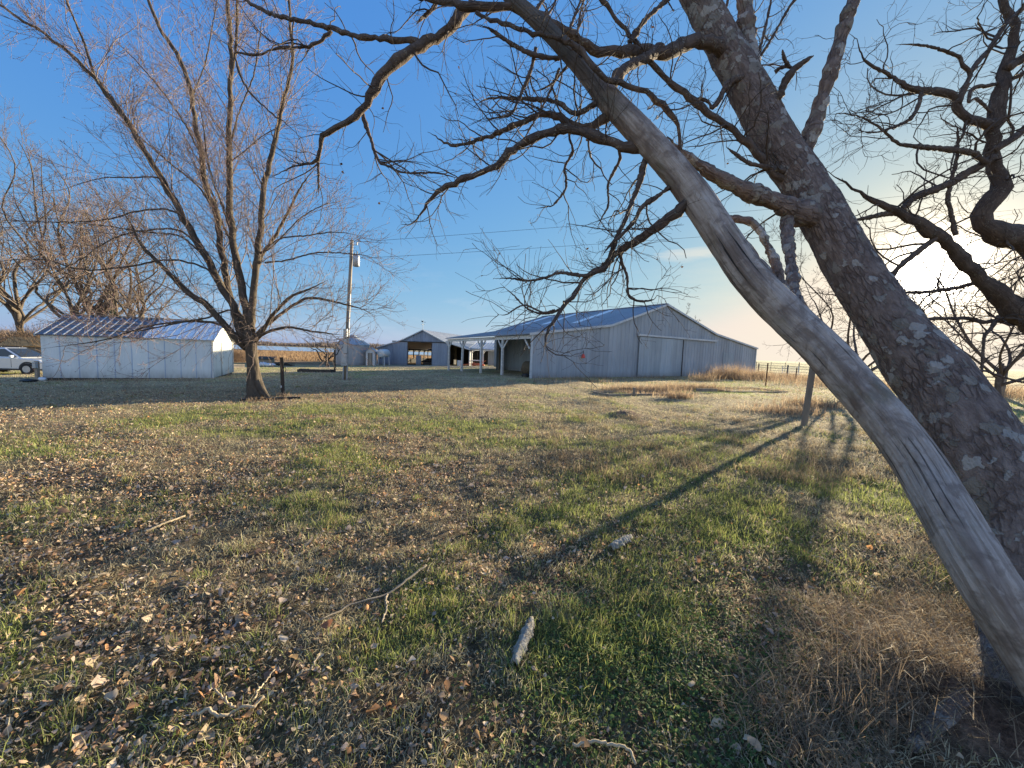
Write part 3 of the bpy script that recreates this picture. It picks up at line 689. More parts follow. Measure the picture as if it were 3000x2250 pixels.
# ================================================================== GRAIN BIN
bx, by = -22.0, 54.0; bz = float(gz(bx, by)) - .03
gb = empty('grain_bin', (bx, by, bz), 0, 'round corrugated steel grain bin with a conical ribbed roof', 'grain bin')
m = MB(); n = 64; zs = np.linspace(0, 2.78, 53); vs = []; fs = []
for i, z in enumerate(zs):
    r = 2.15 + (.018 if i % 2 else 0)
    for j in range(n): vs.append((r * math.cos(2 * PI * j / n), r * math.sin(2 * PI * j / n), z))
for i in range(len(zs) - 1):
    for j in range(n): fs.append((i * n + j, i * n + (j + 1) % n, (i + 1) * n + (j + 1) % n, (i + 1) * n + j))
m.add(vs, fs); M_bin = material('galvanised_bin_steel', f_galv((.36, .365, .37), (.47, .47, .46), .42, .15)); m.build('bin_wall', M_bin, gb, True, col=True)
m = MB(); n = 24
for j in range(n):
    a0, a1 = 2 * PI * j / n, 2 * PI * (j + 1) / n; k = .85 + .3 * (j % 2) * .5; m.cur = (k, k, k)
    m.add([(2.25 * math.cos(a0), 2.25 * math.sin(a0), 2.75), (2.25 * math.cos(a1), 2.25 * math.sin(a1), 2.75), (.35 * math.cos(a1), .35 * math.sin(a1), 3.95), (.35 * math.cos(a0), .35 * math.sin(a0), 3.95)], [(0, 1, 2, 3)])
rf = m.build('cone_roof', M_bin, gb, col=True)
m = MB()
for j in range(n): a0 = 2 * PI * j / n; m.beam((2.26 * math.cos(a0), 2.26 * math.sin(a0), 2.78), (.35 * math.cos(a0), .35 * math.sin(a0), 3.98), .05, .06)
m.build('roof_rib', M_rib, rf); 
m = MB(); m.tube([(0, 0, 3.9), (0, 0, 4.02), (0, 0, 4.08), (0, 0, 4.16)], [.40, .40, .34, .05], 20); m.build('cap', M_bin, gb, True, col=True)

# ================================================================== UTILITY POLE
ux, uy = -9.05, 21.2; uz = float(gz(ux, uy)) - .03
upo = empty('utility_pole', (ux, uy, uz), 0, 'tall brown utility pole with a grey transformer, conduit and meter box', 'pole')
tp = Vector((.36, 0, 7.42)); LPt = lambda t: tp * t
m = MB(); m.tube([(0, 0, -.1), tuple(tp * .5), tuple(tp)], [.115, .10, .08], 14); m.build('pole', M_greywood, upo, True)
m = MB(); m.tube([(.13, -.09, .0), (.13 + .17, -.09, 4.6)], .04, 8); m.tube([(-.06, -.13, 0), (.0, -.13, 1.2)], .035, 8); m.build('conduit', M_pipe, upo)
m = MB(); m.box((.06, -.20, 1.10), (.34, .14, .62)); m.box((.06, -.285, 1.12), (.26, .03, .4)); m.build('meter_box', M_pipe, upo, bevel=.01)
m = MB(); m.box((.10, -.18, 2.1), (.20, .1, 1.3)); m.build('cable_guard', M_pipe, upo)
c_ = LPt(.855) + Vector((.30, -.05, 0)); m = MB(); m.tube([c_ + Vector((0, 0, z)) for z in (-.30, -.28, .24, .28, .33)], [.15, .17, .17, .15, .03], 18); tf = m.build('transformer', M_pipe, upo, True)
m = MB(); m.tube([c_ + Vector((.05, 0, .3)), c_ + Vector((.05, 0, .48))], .03, 8); m.tube([c_ + Vector((-.07, 0, .3)), c_ + Vector((-.07, 0, .42))], .03, 8); m.build('bushing', M_black, tf)
m = MB(); a = LPt(.965); m.beam(a, a + Vector((.28, 0, .02)), .035); m.tube([a + Vector((.28, 0, .0)), a + Vector((.28, 0, .16))], .04, 8); m.build('insulator', M_white, upo)
def cable(name, a, c, sag, r, label, cat, group=None):
    pts = [Vector(a).lerp(Vector(c), t) - Vector((0, 0, sag * 4 * t * (1 - t))) for t in np.linspace(0, 1, 28)]
    mb = MB(); mb.tube(pts, r, 4); return tag(mb.build(name, M_wire), label, cat, group)
base = Vector((ux, uy, uz))
cable('power_line', base + LPt(.965) + Vector((.28, 0, .16)), at(3500, 470, 34), .5, .0085, 'upper power line running right from the tip of the utility pole', 'cable')
cable('power_line', base + LPt(.87) + Vector((.1, 0, 0)), at(3500, 555, 34), .5, .0085, 'lower power line running right from beside the transformer', 'cable')
cable('service_wire', base + LPt(.60), (-13.2, 59.0, 4.5), .35, .009, 'thin service wire going from the utility pole to the ridge of the blue grey barn', 'cable')

# ================================================================== SUV
def car():
    o = empty('parked_car', (-31.5, 24.8, -.80), .16, 'silver white suv parked beyond the left end of the shed', 'car')
    # local x forward (to the right), y across; front axle at x=1.45
    prof = [(-2.35, .45), (-2.38, .75), (-2.30, 1.02), (-1.6, 1.06), (.75, 1.04), (1.35, 1.02), (2.05, .93), (2.28, .78), (2.32, .45), (2.2, .30), (-2.2, .30)]
    mb = MB(); n = len(prof); vs = []; fs = []
    ys = [(-.90, .93), (-.86, 1.0), (.86, 1.0), (.90, .93)]
    for y, s in ys:
        for (x, z) in prof: vs.append((x * (1 if s == 1 else .985), y, .65 + (z - .65) * (1 if s == 1 else .94)))
    for k in range(3):
        for i in range(n): fs.append((k * n + i, k * n + (i + 1) % n, (k + 1) * n + (i + 1) % n, (k + 1) * n + i))
    fs.append(tuple(range(n))[::-1]); fs.append(tuple(range(3 * n, 4 * n))); mb.add(vs, fs); body = mb.build('body', M_car, o, bevel=.03)
    mb = MB(); lo = [(-2.28, 1.03), (1.05, 1.03)]; vs = [(-2.28, -.84, 1.03), (1.12, -.84, 1.03), (1.12, .84, 1.03), (-2.28, .84, 1.03), (-2.05, -.66, 1.64), (.10, -.66, 1.64), (.10, .66, 1.64), (-2.05, .66, 1.64)]
    mb.add(vs, [(4, 5, 6, 7), (0, 1, 5, 4), (1, 2, 6, 5), (2, 3, 7, 6), (3, 0, 4, 7)]); mb.build('cabin', M_car, o, bevel=.05)
    def sidewin(x0, x1, x2, x3, y):
        s = -1 if y < 0 else 1; mb = MB(); f = lambda x, z: (x, s * (.845 - (z - 1.03) / .61 * .18 + .008), z)
        P = [f(x0, 1.10), f(x1, 1.10), f(x2, 1.56), f(x3, 1.56)]; mb.add(P if s < 0 else P[::-1], [(0, 1, 2, 3)]); mb.build('window', M_glass, o)
    for y in (-1, 1):
        sidewin(-.42, .88, .16, -.42, y); sidewin(-1.32, -.50, -.50, -1.32, y); sidewin(-2.1, -1.40, -1.40, -1.98, y)
    mb = MB(); mb.add([(1.07, -.76, 1.08), (1.07, .76, 1.08), (.18, .60, 1.60), (.18, -.60, 1.60)], [(0, 1, 2, 3)]); mb.v = [(x + .012, y, z + .012) for x, y, z in mb.v]; mb.build('windscreen', M_glass, o)
    for x in (1.45, -1.4):
        for y in (-.86, .86):
            w = MB(); w.tube([(x, y - .11, .36), (x, y - .09, .36), (x, y + .09, .36), (x, y + .11, .36)], [.33, .36, .36, .33], 24); wh = w.build('wheel', M_tyre, o)
            w = MB(); s = -1 if y < 0 else 1; w.tube([(x, y + s * .10, .36), (x, y + s * .118, .36)], .21, 16); w.build('rim', M_pipe, wh)
        for y in (-.905, .905):
            w = MB(); s = .46; arc = [(x + s * math.cos(a), y, .36 + s * math.sin(a)) for a in np.linspace(0, PI, 13)]; arc2 = [(x + .37 * math.cos(a), y, .36 + .37 * math.sin(a)) for a in np.linspace(0, PI, 13)]
            w.add(arc + arc2, [(i, i + 1, i + 14, i + 13) for i in range(12)]); w.build('wheel_arch', M_black, o)
    mb = MB(); mb.box((0, 0, .33), (4.5, 1.83, .10)); mb.build('sill', M_black, o)
    for y in (-.62, .62):
        mb = MB(); mb.box((2.22, y, .78), (.16, .38, .14)); mb.build('headlight', M_lamp, o, bevel=.03)
    mb = MB(); mb.box((2.31, 0, .70), (.05, .8, .2)); mb.build('grille', M_black, o)
    for y in (-1.0, 1.0):
        mb = MB(); mb.box((.72, y * .97, 1.13), (.12, .2, .15)); mb.build('mirror', M_car, o, bevel=.03)
    for x in (-.3, -1.2):
        mb = MB(); mb.box((x, -.912, .92), (.18, .03, .04)); mb.build('door_handle', M_car, o)
    mb = MB(); mb.box((.62, -.902, .72), (.012, .012, .55)); mb.box((-.46, -.902, .72), (.012, .012, .55)); mb.build('door_seam', M_black, o)
    mb = MB()
    for y in (-.6, .6): mb.beam((-1.9, y, 1.70), (-.1, y, 1.70), .04); mb.box((-1.7, y, 1.67), (.05, .04, .06)); mb.box((-.3, y, 1.67), (.05, .04, .06))
    mb.build('roof_rail', M_black, o)
car()
ph = MB(); ph.slab([(-1.1, -.9, 1.75), (.9, -.9, 1.35), (.9, .9, 1.35), (-1.1, .9, 1.75)], .08); 
pz = empty('play_house', (-44.5, 36.5, -.9), .2, 'low wooden hut with an orange tan roof behind the parked car', 'hut'); 
m = MB(); m.slab([(-1.7, -1.2, 1.55), (1.7, -1.2, 1.55), (1.7, 0, 2.35), (-1.7, 0, 2.35)], .06); m.slab([(1.7, 1.2, 1.55), (-1.7, 1.2, 1.55), (-1.7, 0, 2.352), (1.7, 0, 2.352)], .06); m.build('roof', M_oroof, pz)
m = MB(); m.box((0, 0, .78), (3.0, 2.0, 1.55)); m.prism([(-1, 1.54), (1, 1.54), (0, 2.24)], lambda u, v, y: (y, u, v), -1.5, 1.5); m.build('wall', M_wood, pz)

# ================================================================== POSTS, BEDS, FENCE
def gpt(px, py): p = gpix(px, py); return (float(p[0]), float(p[1]), float(ground(p[0], p[1])))
p = gpt(828, 1156); po = empty('marker_post', (p[0], p[1], p[2]), 0, 'charred black wooden post standing right of the many stemmed tree', 'post')
m = MB(); m.box((0, 0, .62), (.10, .09, 1.3), rz=.4, ry=-.02); m.build('post', M_darkwood, po)
m = MB(); m.tube([(.06, -.03, .92), (.13, -.03, .96), (.15, -.03, .86), (.11, -.03, .78)], .013, 6); m.build('hook', M_black, po)
m = MB(); m.box((-.01, -.06, .28), (.035, .02, .07)); m.build('white_clip', M_bag, po)
a = gpt(704, 1173); c = gpt(880, 1168)
m = MB(); m.beam((a[0], a[1], a[2] + .04), (c[0], c[1], c[2] + .05), .06, .09); tag(m.build('edging_board', M_black), 'black edging board lying on the lawn before the many stemmed tree', 'board')
a = gpt(876, 1090); c = gpt(976, 1091)
m = MB(); m.beam((a[0], a[1], a[2] + .10), (c[0], c[1], c[2] + .10), .5, .22); m.beam((a[0], a[1] + .1, a[2] + .23), (a[0] + .7, a[1] + .1, a[2] + .23), .3, .05)
tag(m.build('timber_edging', M_darkwood, bevel=.02), 'low dark mossy timber edging left of the utility pole', 'timber')
p = gpt(981, 1091); m = MB(); m.box((0, 0, .85), (.10, .10, 1.75)); tag(m.build('thin_post', M_darkwood, None, False, p), 'thin dark post at the right end of the mossy timber edging', 'post')
# raised beds
M_bedsoil = simple('weedy_bed_soil', (.24, .18, .11), .95, 0, .4, 9, (.36, .28, .17), 1.0)
def bed(c0, c1, w, h, label):
    a = Vector(gpt(*c0)); b_ = Vector(gpt(*c1)); d = (b_ - a); d.z = 0; L_ = d.length; d.normalize(); n = Vector((-d.y, d.x, 0)); ang = math.atan2(d.y, d.x)
    o = empty('raised_bed', (a.x, a.y, min(a.z, b_.z) - .02), ang, label, 'garden bed')
    for (x, y, dx, dy) in ((L_ / 2, 0, L_, .045), (L_ / 2, w, L_, .045), (0.025, w / 2, .045, w - .05), (L_ - .025, w / 2, .045, w - .05)):
        m = MB(); m.box((x, y, h / 2), (dx, dy, h)); m.build('board', M_wood, o)
    m = MB(); m.box((L_ / 2, w / 2, h * .15), (L_ - .12, w - .12, h * .3)); m.build('soil', M_bedsoil, o)
    return o
o = bed((1782, 1160), (1972, 1157), 1.1, .11, 'overgrown wooden raised bed with a stub post, nearer of the two beds')
m = MB(); m.box((1.3, -.05, .17), (.09, .09, .42)); m.build('stake', M_wood, o)
bed((2140, 1150), (2308, 1150), 2.2, .09, 'empty wooden raised bed frame behind the overgrown one')
a = gpt(2040, 1153); c = gpt(2100, 1153); m = MB(); m.beam((a[0], a[1], a[2] + .16), (c[0], c[1], c[2] + .16), .05, .14); tag(m.build('bed_board', M_wood), 'loose grey board end in dry grass between the two raised beds', 'board')
p = gpt(2358, 1249); po = empty('fence_post', p, 0, 'weathered square post standing alone left of the crossing leaning trunks', 'post')
m = MB(); m.box((.02, 0, .88), (.13, .11, 1.8), rz=-.5, ry=.045); m.build('post', M_wood, po)
# far wire fence with posts
FP = [(26.6, 42.6), (26.9, 38.5), (27.4, 34.5), (27.9, 30.6), (28.5, 27.0), (29.4, 23.6)]
fn = empty('wire_fence', (27.4, 34.5, 0), 0, 'long wire fence with wooden posts running along the field edge', 'fence')
for i, (x, y) in enumerate(FP):
    m = MB(); w = .10 if i < 5 else .26; m.tube([(x, y, 0), (x + .03, y, 1.35 if i < 5 else 1.9)], w * .7, 8); m.build('post', M_greywood if i < 5 else M_wood, fn, world=True)
m = MB()
for hh in (.25, .5, .75, 1.0, 1.22):
    for a, c in zip(FP, FP[1:]): m.tube([(a[0], a[1], hh), ((a[0] + c[0]) / 2, (a[1] + c[1]) / 2, hh - .03), (c[0], c[1], hh)], .012, 4)
m.build('wire', M_wire, fn, world=True)
FP2 = [(19, 36.5), (23.5, 47), (29, 55), (36, 62), (48, 66), (62, 68), (78, 66)]
fn = empty('stock_fence', (36, 62, 0), 0, 'distant row of thin fence posts and wire beyond the barn corner', 'fence')
for i, (x, y) in enumerate(FP2[1:]):
    m = MB(); m.tube([(x, y, 0), (x, y, 1.6)], .08, 6); m.build('post', M_greywood, fn, world=True)
for k in range(1, len(FP2) - 1):
    a, c = FP2[k], FP2[k + 1]; L_ = math.hypot(c[0] - a[0], c[1] - a[1])
    for j in range(1, int(L_ / 3)):
        t = j / int(L_ / 3); x, y = a[0] + (c[0] - a[0]) * t, a[1] + (c[1] - a[1]) * t
        m = MB(); m.tube([(x, y, 0), (x, y, 1.5)], .04, 5); m.build('post', M_greywood, fn, world=True)
m = MB()
for hh in (.5, .9, 1.3):
    for a, c in zip(FP2[1:], FP2[2:]): m.tube([(a[0], a[1], hh), (c[0], c[1], hh)], .02, 4)
m.build('wire', M_wire, fn, world=True)
for (px, py, hh, lab) in ((2243, 1131, 1.55, 'thin steel fence stake in dry weeds right of the barn corner'), (2330, 1120, 1.2, 'leaning thin stake between the barn corner and the lone post')):
    p = gpt(px, py); m = MB(); m.beam((0, 0, -.1), (.02, 0, hh), .055); m.beam((.0, -.03, .0), (.02, -.03, hh * .98), .02); tag(m.build('steel_stake', M_rust, None, False, p), lab, 'stake')
p = gpt(2290, 1103); gt = empty('field_gate', p, -.4, 'pale tubular field gate in the fence beyond the barn corner', 'gate')
m = MB()
for hh in (.25, .45, .65, .85, 1.05): m.beam((0, 0, hh), (1.5, 0, hh), .04)
m.build('bar', M_white, gt); m = MB(); m.beam((0, 0, .1), (0, 0, 1.2), .06); m.beam((1.5, 0, .1), (1.5, 0, 1.2), .06); m.build('gate_frame', M_white, gt)
p = gpt(3012, 1290); m = MB(); m.tube([(0, 0, -.05), (.02, 0, 1.0), (.02, 0, 1.35)], [.10, .095, .09], 10); tag(m.build('corner_post', M_wood, None, False, p), 'thick round wooden post at the right edge beyond the lichened trunk', 'post')

# debris at the field edge on the left
p = gpt(775, 1071); z0 = p[2]
dh = empty('dog_kennel', (p[0] - .6, p[1] + 1.2, z0), .2, 'small dark boarded kennel by the tan field edge', 'kennel')
m = MB(); m.box((0, 0, .38), (1.5, 1.2, .76)); m.build('wall', M_greywood, dh)
m = MB(); m.slab([(-.9, -.75, .74), (.9, -.75, .74), (.9, .75, 1.0), (-.9, .75, 1.0)], .06); m.build('roof', M_darkwood, dh)
for i, (px, py, r) in enumerate(((772, 1074, .42), (787, 1075, .36), (800, 1074, .30))):
    q = gpt(px, py); lump('feed_sack', M_bag, q, r, ('leftmost and largest', 'middle', 'rightmost and smallest')[i] + ' of three white sacks by the kennel at the field edge', 'sack', .55, 10 + i, 'white sacks at the field edge')
a = gpt(600, 1084); c = gpt(1010, 1077)
a = gpt(668, 1081); c = gpt(716, 1080); m = MB(); m.beam((a[0], a[1], a[2] + .14), (c[0], c[1], c[2] + .14), .2, .2); m.beam((a[0], a[1], a[2] + .38), (c[0], c[1], c[2] + .36), .18, .12)
tag(m.build('timber_stack', M_wood), 'two long pale timbers stacked between the shed and the maple trunk', 'timber')
m = MB(); rs = np.random.RandomState(3); q = gpt(828, 1073)
for k in range(26): a0 = rs.uniform(0, PI); m.beam((q[0] + rs.uniform(-1.2, 1.2), q[1] + rs.uniform(-.5, .5), q[2] + rs.uniform(.05, .3)), (q[0] + rs.uniform(-1.4, 1.4), q[1] + rs.uniform(-.6, .6), q[2] + rs.uniform(.05, .55)), .06)
tag(m.build('brush_pile', M_darkwood), 'low dark pile of cut brush right of the white sacks', 'brush pile')
m = MB(); m.poly([(-17.5, 54.3, -.76), (-8.5, 53.4, -.60), (-8.5, 54.6, -.60), (-17.5, 55.6, -.76)]); m.v = [(x, y, float(gz(x, y)) + .03) for x, y, z in m.v]; tag(m.build('concrete_apron', M_concrete), kind='structure')

# ================================================================== TREES: tubes and growth
def tubes(P, R, sides, uvs=False, lump_=0.0, ridge=False):
    """P (N,K,3), R (N,K) -> verts, quads, uv"""
    N, K, _ = P.shape
    T = np.empty_like(P); T[:, 1:-1] = P[:, 2:] - P[:, :-2]; T[:, 0] = P[:, 1] - P[:, 0]; T[:, -1] = P[:, -1] - P[:, -2]
    T /= np.linalg.norm(T, axis=2, keepdims=True) + 1e-9
    ref = np.where(np.abs(T[:, 0, 2:3]) < .9, np.array([[0, 0, 1.]]), np.array([[1., 0, 0]]))
    n = np.cross(T[:, 0], ref); n /= np.linalg.norm(n, axis=1, keepdims=True) + 1e-9
    ang = np.arange(sides) * 2 * PI / sides; ca, sa = np.cos(ang), np.sin(ang)
    V = np.empty((N, K, sides, 3))
    cum = np.concatenate([np.zeros((N, 1)), np.cumsum(np.linalg.norm(np.diff(P, axis=1), axis=2), 1)], 1)
    for k in range(K):
        n = n - T[:, k] * np.sum(n * T[:, k], 1, keepdims=True); n /= np.linalg.norm(n, axis=1, keepdims=True) + 1e-9
        b_ = np.cross(T[:, k], n)
        rk = R[:, k, None] * np.ones((1, sides))
        if lump_:
            a_ = ang[None, :]; s_ = cum[:, k, None]
            fn_ = fbm((np.cos(a_) * 1.6 + s_ * 2.1 + 11).ravel(), (np.sin(a_) * 1.6 + s_ * 3.1 + 5).ravel(), 3).reshape(rk.shape)
            f2 = fbm((np.cos(a_) * 9 + s_ * 5).ravel(), (np.sin(a_) * 9 + s_ * 6).ravel(), 3).reshape(rk.shape)
            if sides > 60: f2 = f2 + .7 * fbm((np.cos(a_) * 13 + s_ * 22).ravel(), (np.sin(a_) * 13 - s_ * 17 + 7).ravel(), 3).reshape(rk.shape) - .35
            if ridge: f2 = f2 * .5 + 1.5 * fbm((np.cos(a_) * 5 + 30 + s_ * .5).ravel(), (np.sin(a_) * 5 + s_ * .9).ravel(), 4).reshape(rk.shape) - .5
            rk = rk * (1 + lump_ * ((fn_ - .5) * 2 + (f2 - .5) * (.95 if sides > 60 else .55)))
        V[:, k] = P[:, k, None] + n[:, None] * (ca[None, :, None] * rk[..., None]) + b_[:, None] * (sa[None, :, None] * rk[..., None])
    ids = np.arange(N * K * sides).reshape(N, K, sides); j2 = np.roll(ids, -1, 2)
    Q = np.stack([ids[:, :-1], j2[:, :-1], j2[:, 1:], ids[:, 1:]], -1).reshape(-1, 4)
    uv = np.stack([np.broadcast_to(np.abs(ang / PI - 1)[None, None], (N, K, sides)) * R[:, :1, None] * 3, np.broadcast_to(cum[..., None], (N, K, sides))], -1).reshape(-1, 2)
    return V.reshape(-1, 3), Q, uv
def resample(pts, n):
    pts = np.asarray(pts, float); m_ = len(pts)
    if m_ == 2: t = np.linspace(0, 1, n)[:, None]; return pts[0] * (1 - t) + pts[1] * t
    E = np.vstack([2 * pts[0] - pts[1], pts, 2 * pts[-1] - pts[-2]])
    seg = np.linalg.norm(np.diff(pts[:, :3], axis=0), axis=1); cum = np.concatenate([[0], np.cumsum(seg)])
    s = np.linspace(0, cum[-1], n); i = np.clip(np.searchsorted(cum, s, 'right') - 1, 0, m_ - 2); u = ((s - cum[i]) / (seg[i] + 1e-9))[:, None]
    a, b_, c, d = E[i], E[i + 1], E[i + 2], E[i + 3]
    return .5 * ((2 * b_) + (-a + c) * u + (2 * a - 5 * b_ + 4 * c - d) * u ** 2 + (-a + 3 * b_ - 3 * c + d) * u ** 3)
def limb3(px, w, d, n=22, wob=.004, rs=RS):
    """traced centre line (pixels), widths w (px), depths d -> P (n,3), R (n)"""
    px = np.asarray(px, float); m_ = len(px)
    seg = np.concatenate([[0], np.cumsum(np.hypot(*np.diff(px, axis=0).T))]); s = seg / seg[-1]
    dd = np.interp(s, np.linspace(0, 1, len(d)), d); ww = np.interp(s, np.linspace(0, 1, len(w)), w)
    # a round limb away from the lens axis looks wider than it is: divide that stretch out to get its real radius
    tg = np.gradient(px, axis=0); tg /= np.linalg.norm(tg, axis=1, keepdims=True) + 1e-9; off = (px - np.array([1500, 1125])) / F
    st = np.sqrt(1 + (off[:, 0] * -tg[:, 1] + off[:, 1] * tg[:, 0]) ** 2)
    P = np.array([list(at(x, y, z)) + [wi / 2 * z / F / k] for (x, y), z, wi, k in zip(px, dd, ww, st)])
    Q = resample(P, n); Pp = Q[:, :3].copy(); L_ = np.linalg.norm(np.diff(Pp, axis=0), axis=1).sum()
    j = rs.randn(n, 3) * wob * L_; j[0] = 0; Pp += j
    e = px[-1]
    if 5 < e[0] < 2995 and 5 < e[1] and w[-1] < 22: Q[:, 3] *= np.clip((1.02 - np.linspace(0, 1, n)) / .22, .12, 1) ** .8
    return Pp, np.maximum(Q[:, 3], .0015)
def grow(P, R, n, lf, ang=(35, 70), K=6, upb=.0, wig=.12, rs=RS, t0=.2, rr=.55, rmin=.0012, absl=None, rtip=.35, grav=None, power=1.0, cap=.013):
    N, KK, _ = P.shape
    seg = np.linalg.norm(np.diff(P, axis=1), axis=2); Lp = seg.sum(1)
    if isinstance(n, float): cnt = rs.poisson(n * Lp)       # n per metre
    else: cnt = np.full(N, n)
    par = np.repeat(np.arange(N), cnt); M = len(par)
    if M == 0: return np.zeros((0, K, 3)), np.zeros((0, K))
    t = (t0 + (1 - t0) * rs.rand(M) ** power) * (KK - 1) * .999; i = t.astype(int); f = (t - i)[:, None]
    pos = P[par, i] * (1 - f) + P[par, i + 1] * f; d = P[par, i + 1] - P[par, i]; d /= np.linalg.norm(d, axis=1, keepdims=True) + 1e-9
    rp = R[par, i] * (1 - f[:, 0]) + R[par, i + 1] * f[:, 0]
    v = rs.randn(M, 3); v -= d * np.sum(v * d, 1, keepdims=True); v /= np.linalg.norm(v, axis=1, keepdims=True) + 1e-9
    a = np.radians(rs.uniform(ang[0], ang[1], M))[:, None]
    dr = d * np.cos(a) + v * np.sin(a); dr[:, 2] += upb; dr /= np.linalg.norm(dr, axis=1, keepdims=True)
    tt = t / (KK - 1)
    L_ = (Lp[par] * lf if absl is None else np.full(M, absl)) * (1.15 - .65 * tt) * rs.uniform(.45, 1.25, M)
    Pn = np.empty((M, K, 3)); Pn[:, 0] = pos; st = (L_ / (K - 1))[:, None]
    for k in range(1, K):
        dr = dr + rs.randn(M, 3) * wig; dr[:, 2] += (upb if grav is None else grav) * .25; dr /= np.linalg.norm(dr, axis=1, keepdims=True)
        Pn[:, k] = Pn[:, k - 1] + dr * st
    r0 = np.maximum(np.minimum(rp * rr, L_ * cap), rmin)
    Rn = r0[:, None] * np.linspace(1, rtip, K)[None, :]; Rn = np.maximum(Rn, rmin * .7)
    return Pn, Rn
def tree_part(name, P, R, sides, mat, parent, lumpy=0., stuff=False, smooth=True):
    V, Q, uv = tubes(P, R, sides, True, lumpy, mat is M_dead)
    V = V - np.array(parent.location)[None]
    if len(P) == 1 and sides > 5:
        nk = P.shape[1]; Q = [Q, np.arange(sides)[::-1][None], ((nk - 1) * sides + np.arange(sides))[None]]
    o = link(name, mesh_np(name, V, Q, smooth, uv if sides > 5 else None), mat, parent)
    if stuff: o['kind'] = 'stuff'
    return o
def twigs(lst, mat, parent, name='twigs'):
    Vs = []; Qs = []; b_ = 0
    for P, R, s in lst:
        if len(P) == 0: continue
        V, Q, _ = tubes(P, R, s); Vs.append(V); Qs.append(Q + b_); b_ += len(V)
    V = np.concatenate(Vs) - np.array(parent.location)[None]
    o = link(name, mesh_np(name, V, np.concatenate(Qs), False), mat, parent); o['kind'] = 'stuff'; return o

# ---------------- foreground lichened tree with a dead barkless stem
fb = gpix(3140, 2010); ft = empty('leaning_tree', (float(fb[0]), float(fb[1]), 0), 0, 'huge leaning lichen covered tree with a pale barkless dead stem crossing in front', 'tree')
def trunk(px, w, d, n, sides, mat, parent, name='trunk', lumpy=.08, wob=.0):
    P, R = limb3(px, w, d, n, wob)
    return tree_part(name, P[None], R[None], sides, mat, parent, lumpy), P, R
tA = [(3060, 2330), (3058, 2080), (3040, 1800), (2965, 1500), (2845, 1290), (2735, 1120), (2650, 1010), (2570, 895), (2490, 770), (2415, 640), (2345, 520), (2265, 400), (2195, 265), (2120, 130), (2045, -10), (1975, -150), (1930, -300)]
wA = [520, 430, 370, 325, 285, 240, 205, 180, 165, 156, 148, 140, 135, 125, 112, 100, 88]
segA = np.concatenate([[0], np.cumsum(np.hypot(*np.diff(np.array(tA, float), axis=0).T))]); sA = segA / segA[-1]
lin = np.linspace(0, 1, 40)
dA = np.interp(lin, sA, [2.15, 2.2, 2.35, 2.55, 2.75, 2.95, 3.1, 3.25, 3.4, 3.55, 3.7, 3.8, 3.9, 4.0, 4.05, 4.1, 4.15]); wAi = np.interp(lin, sA, wA)
_, PA, RA_ = trunk(tA, wAi, dA, 240, 96, M_bark_near, ft, 'trunk', .10)
tB = [(3290, 2290), (3150, 2090), (3022, 1900), (2890, 1700), (2770, 1500), (2688, 1359), (2592, 1230), (2495, 1120), (2400, 1015), (2298, 920), (2196, 812), (2126, 712), (2060, 610), (1985, 510), (1885, 400), (1790, 300), (1740, 235), (1678, 165), (1600, 85), (1500, -5), (1430, -70)]
wB = [215, 205, 195, 172, 158, 146, 132, 126, 120, 116, 110, 106, 102, 98, 92, 80, 72, 62, 55, 46, 36]
segB = np.concatenate([[0], np.cumsum(np.hypot(*np.diff(np.array(tB, float), axis=0).T))]); sB = segB / segB[-1]
dB = np.interp(lin, sB, np.interp(np.arange(21), [0, 3, 5, 9, 12, 15, 20], [1.55, 1.72, 2.05, 2.6, 2.85, 3.05, 3.3])); wBi = np.interp(lin, sB, wB)
o, PB, RB_ = trunk(tB, wBi, dB, 220, 72, M_dead, ft, 'dead_stem', .09); o['label'] = 'pale barkless dead stem'
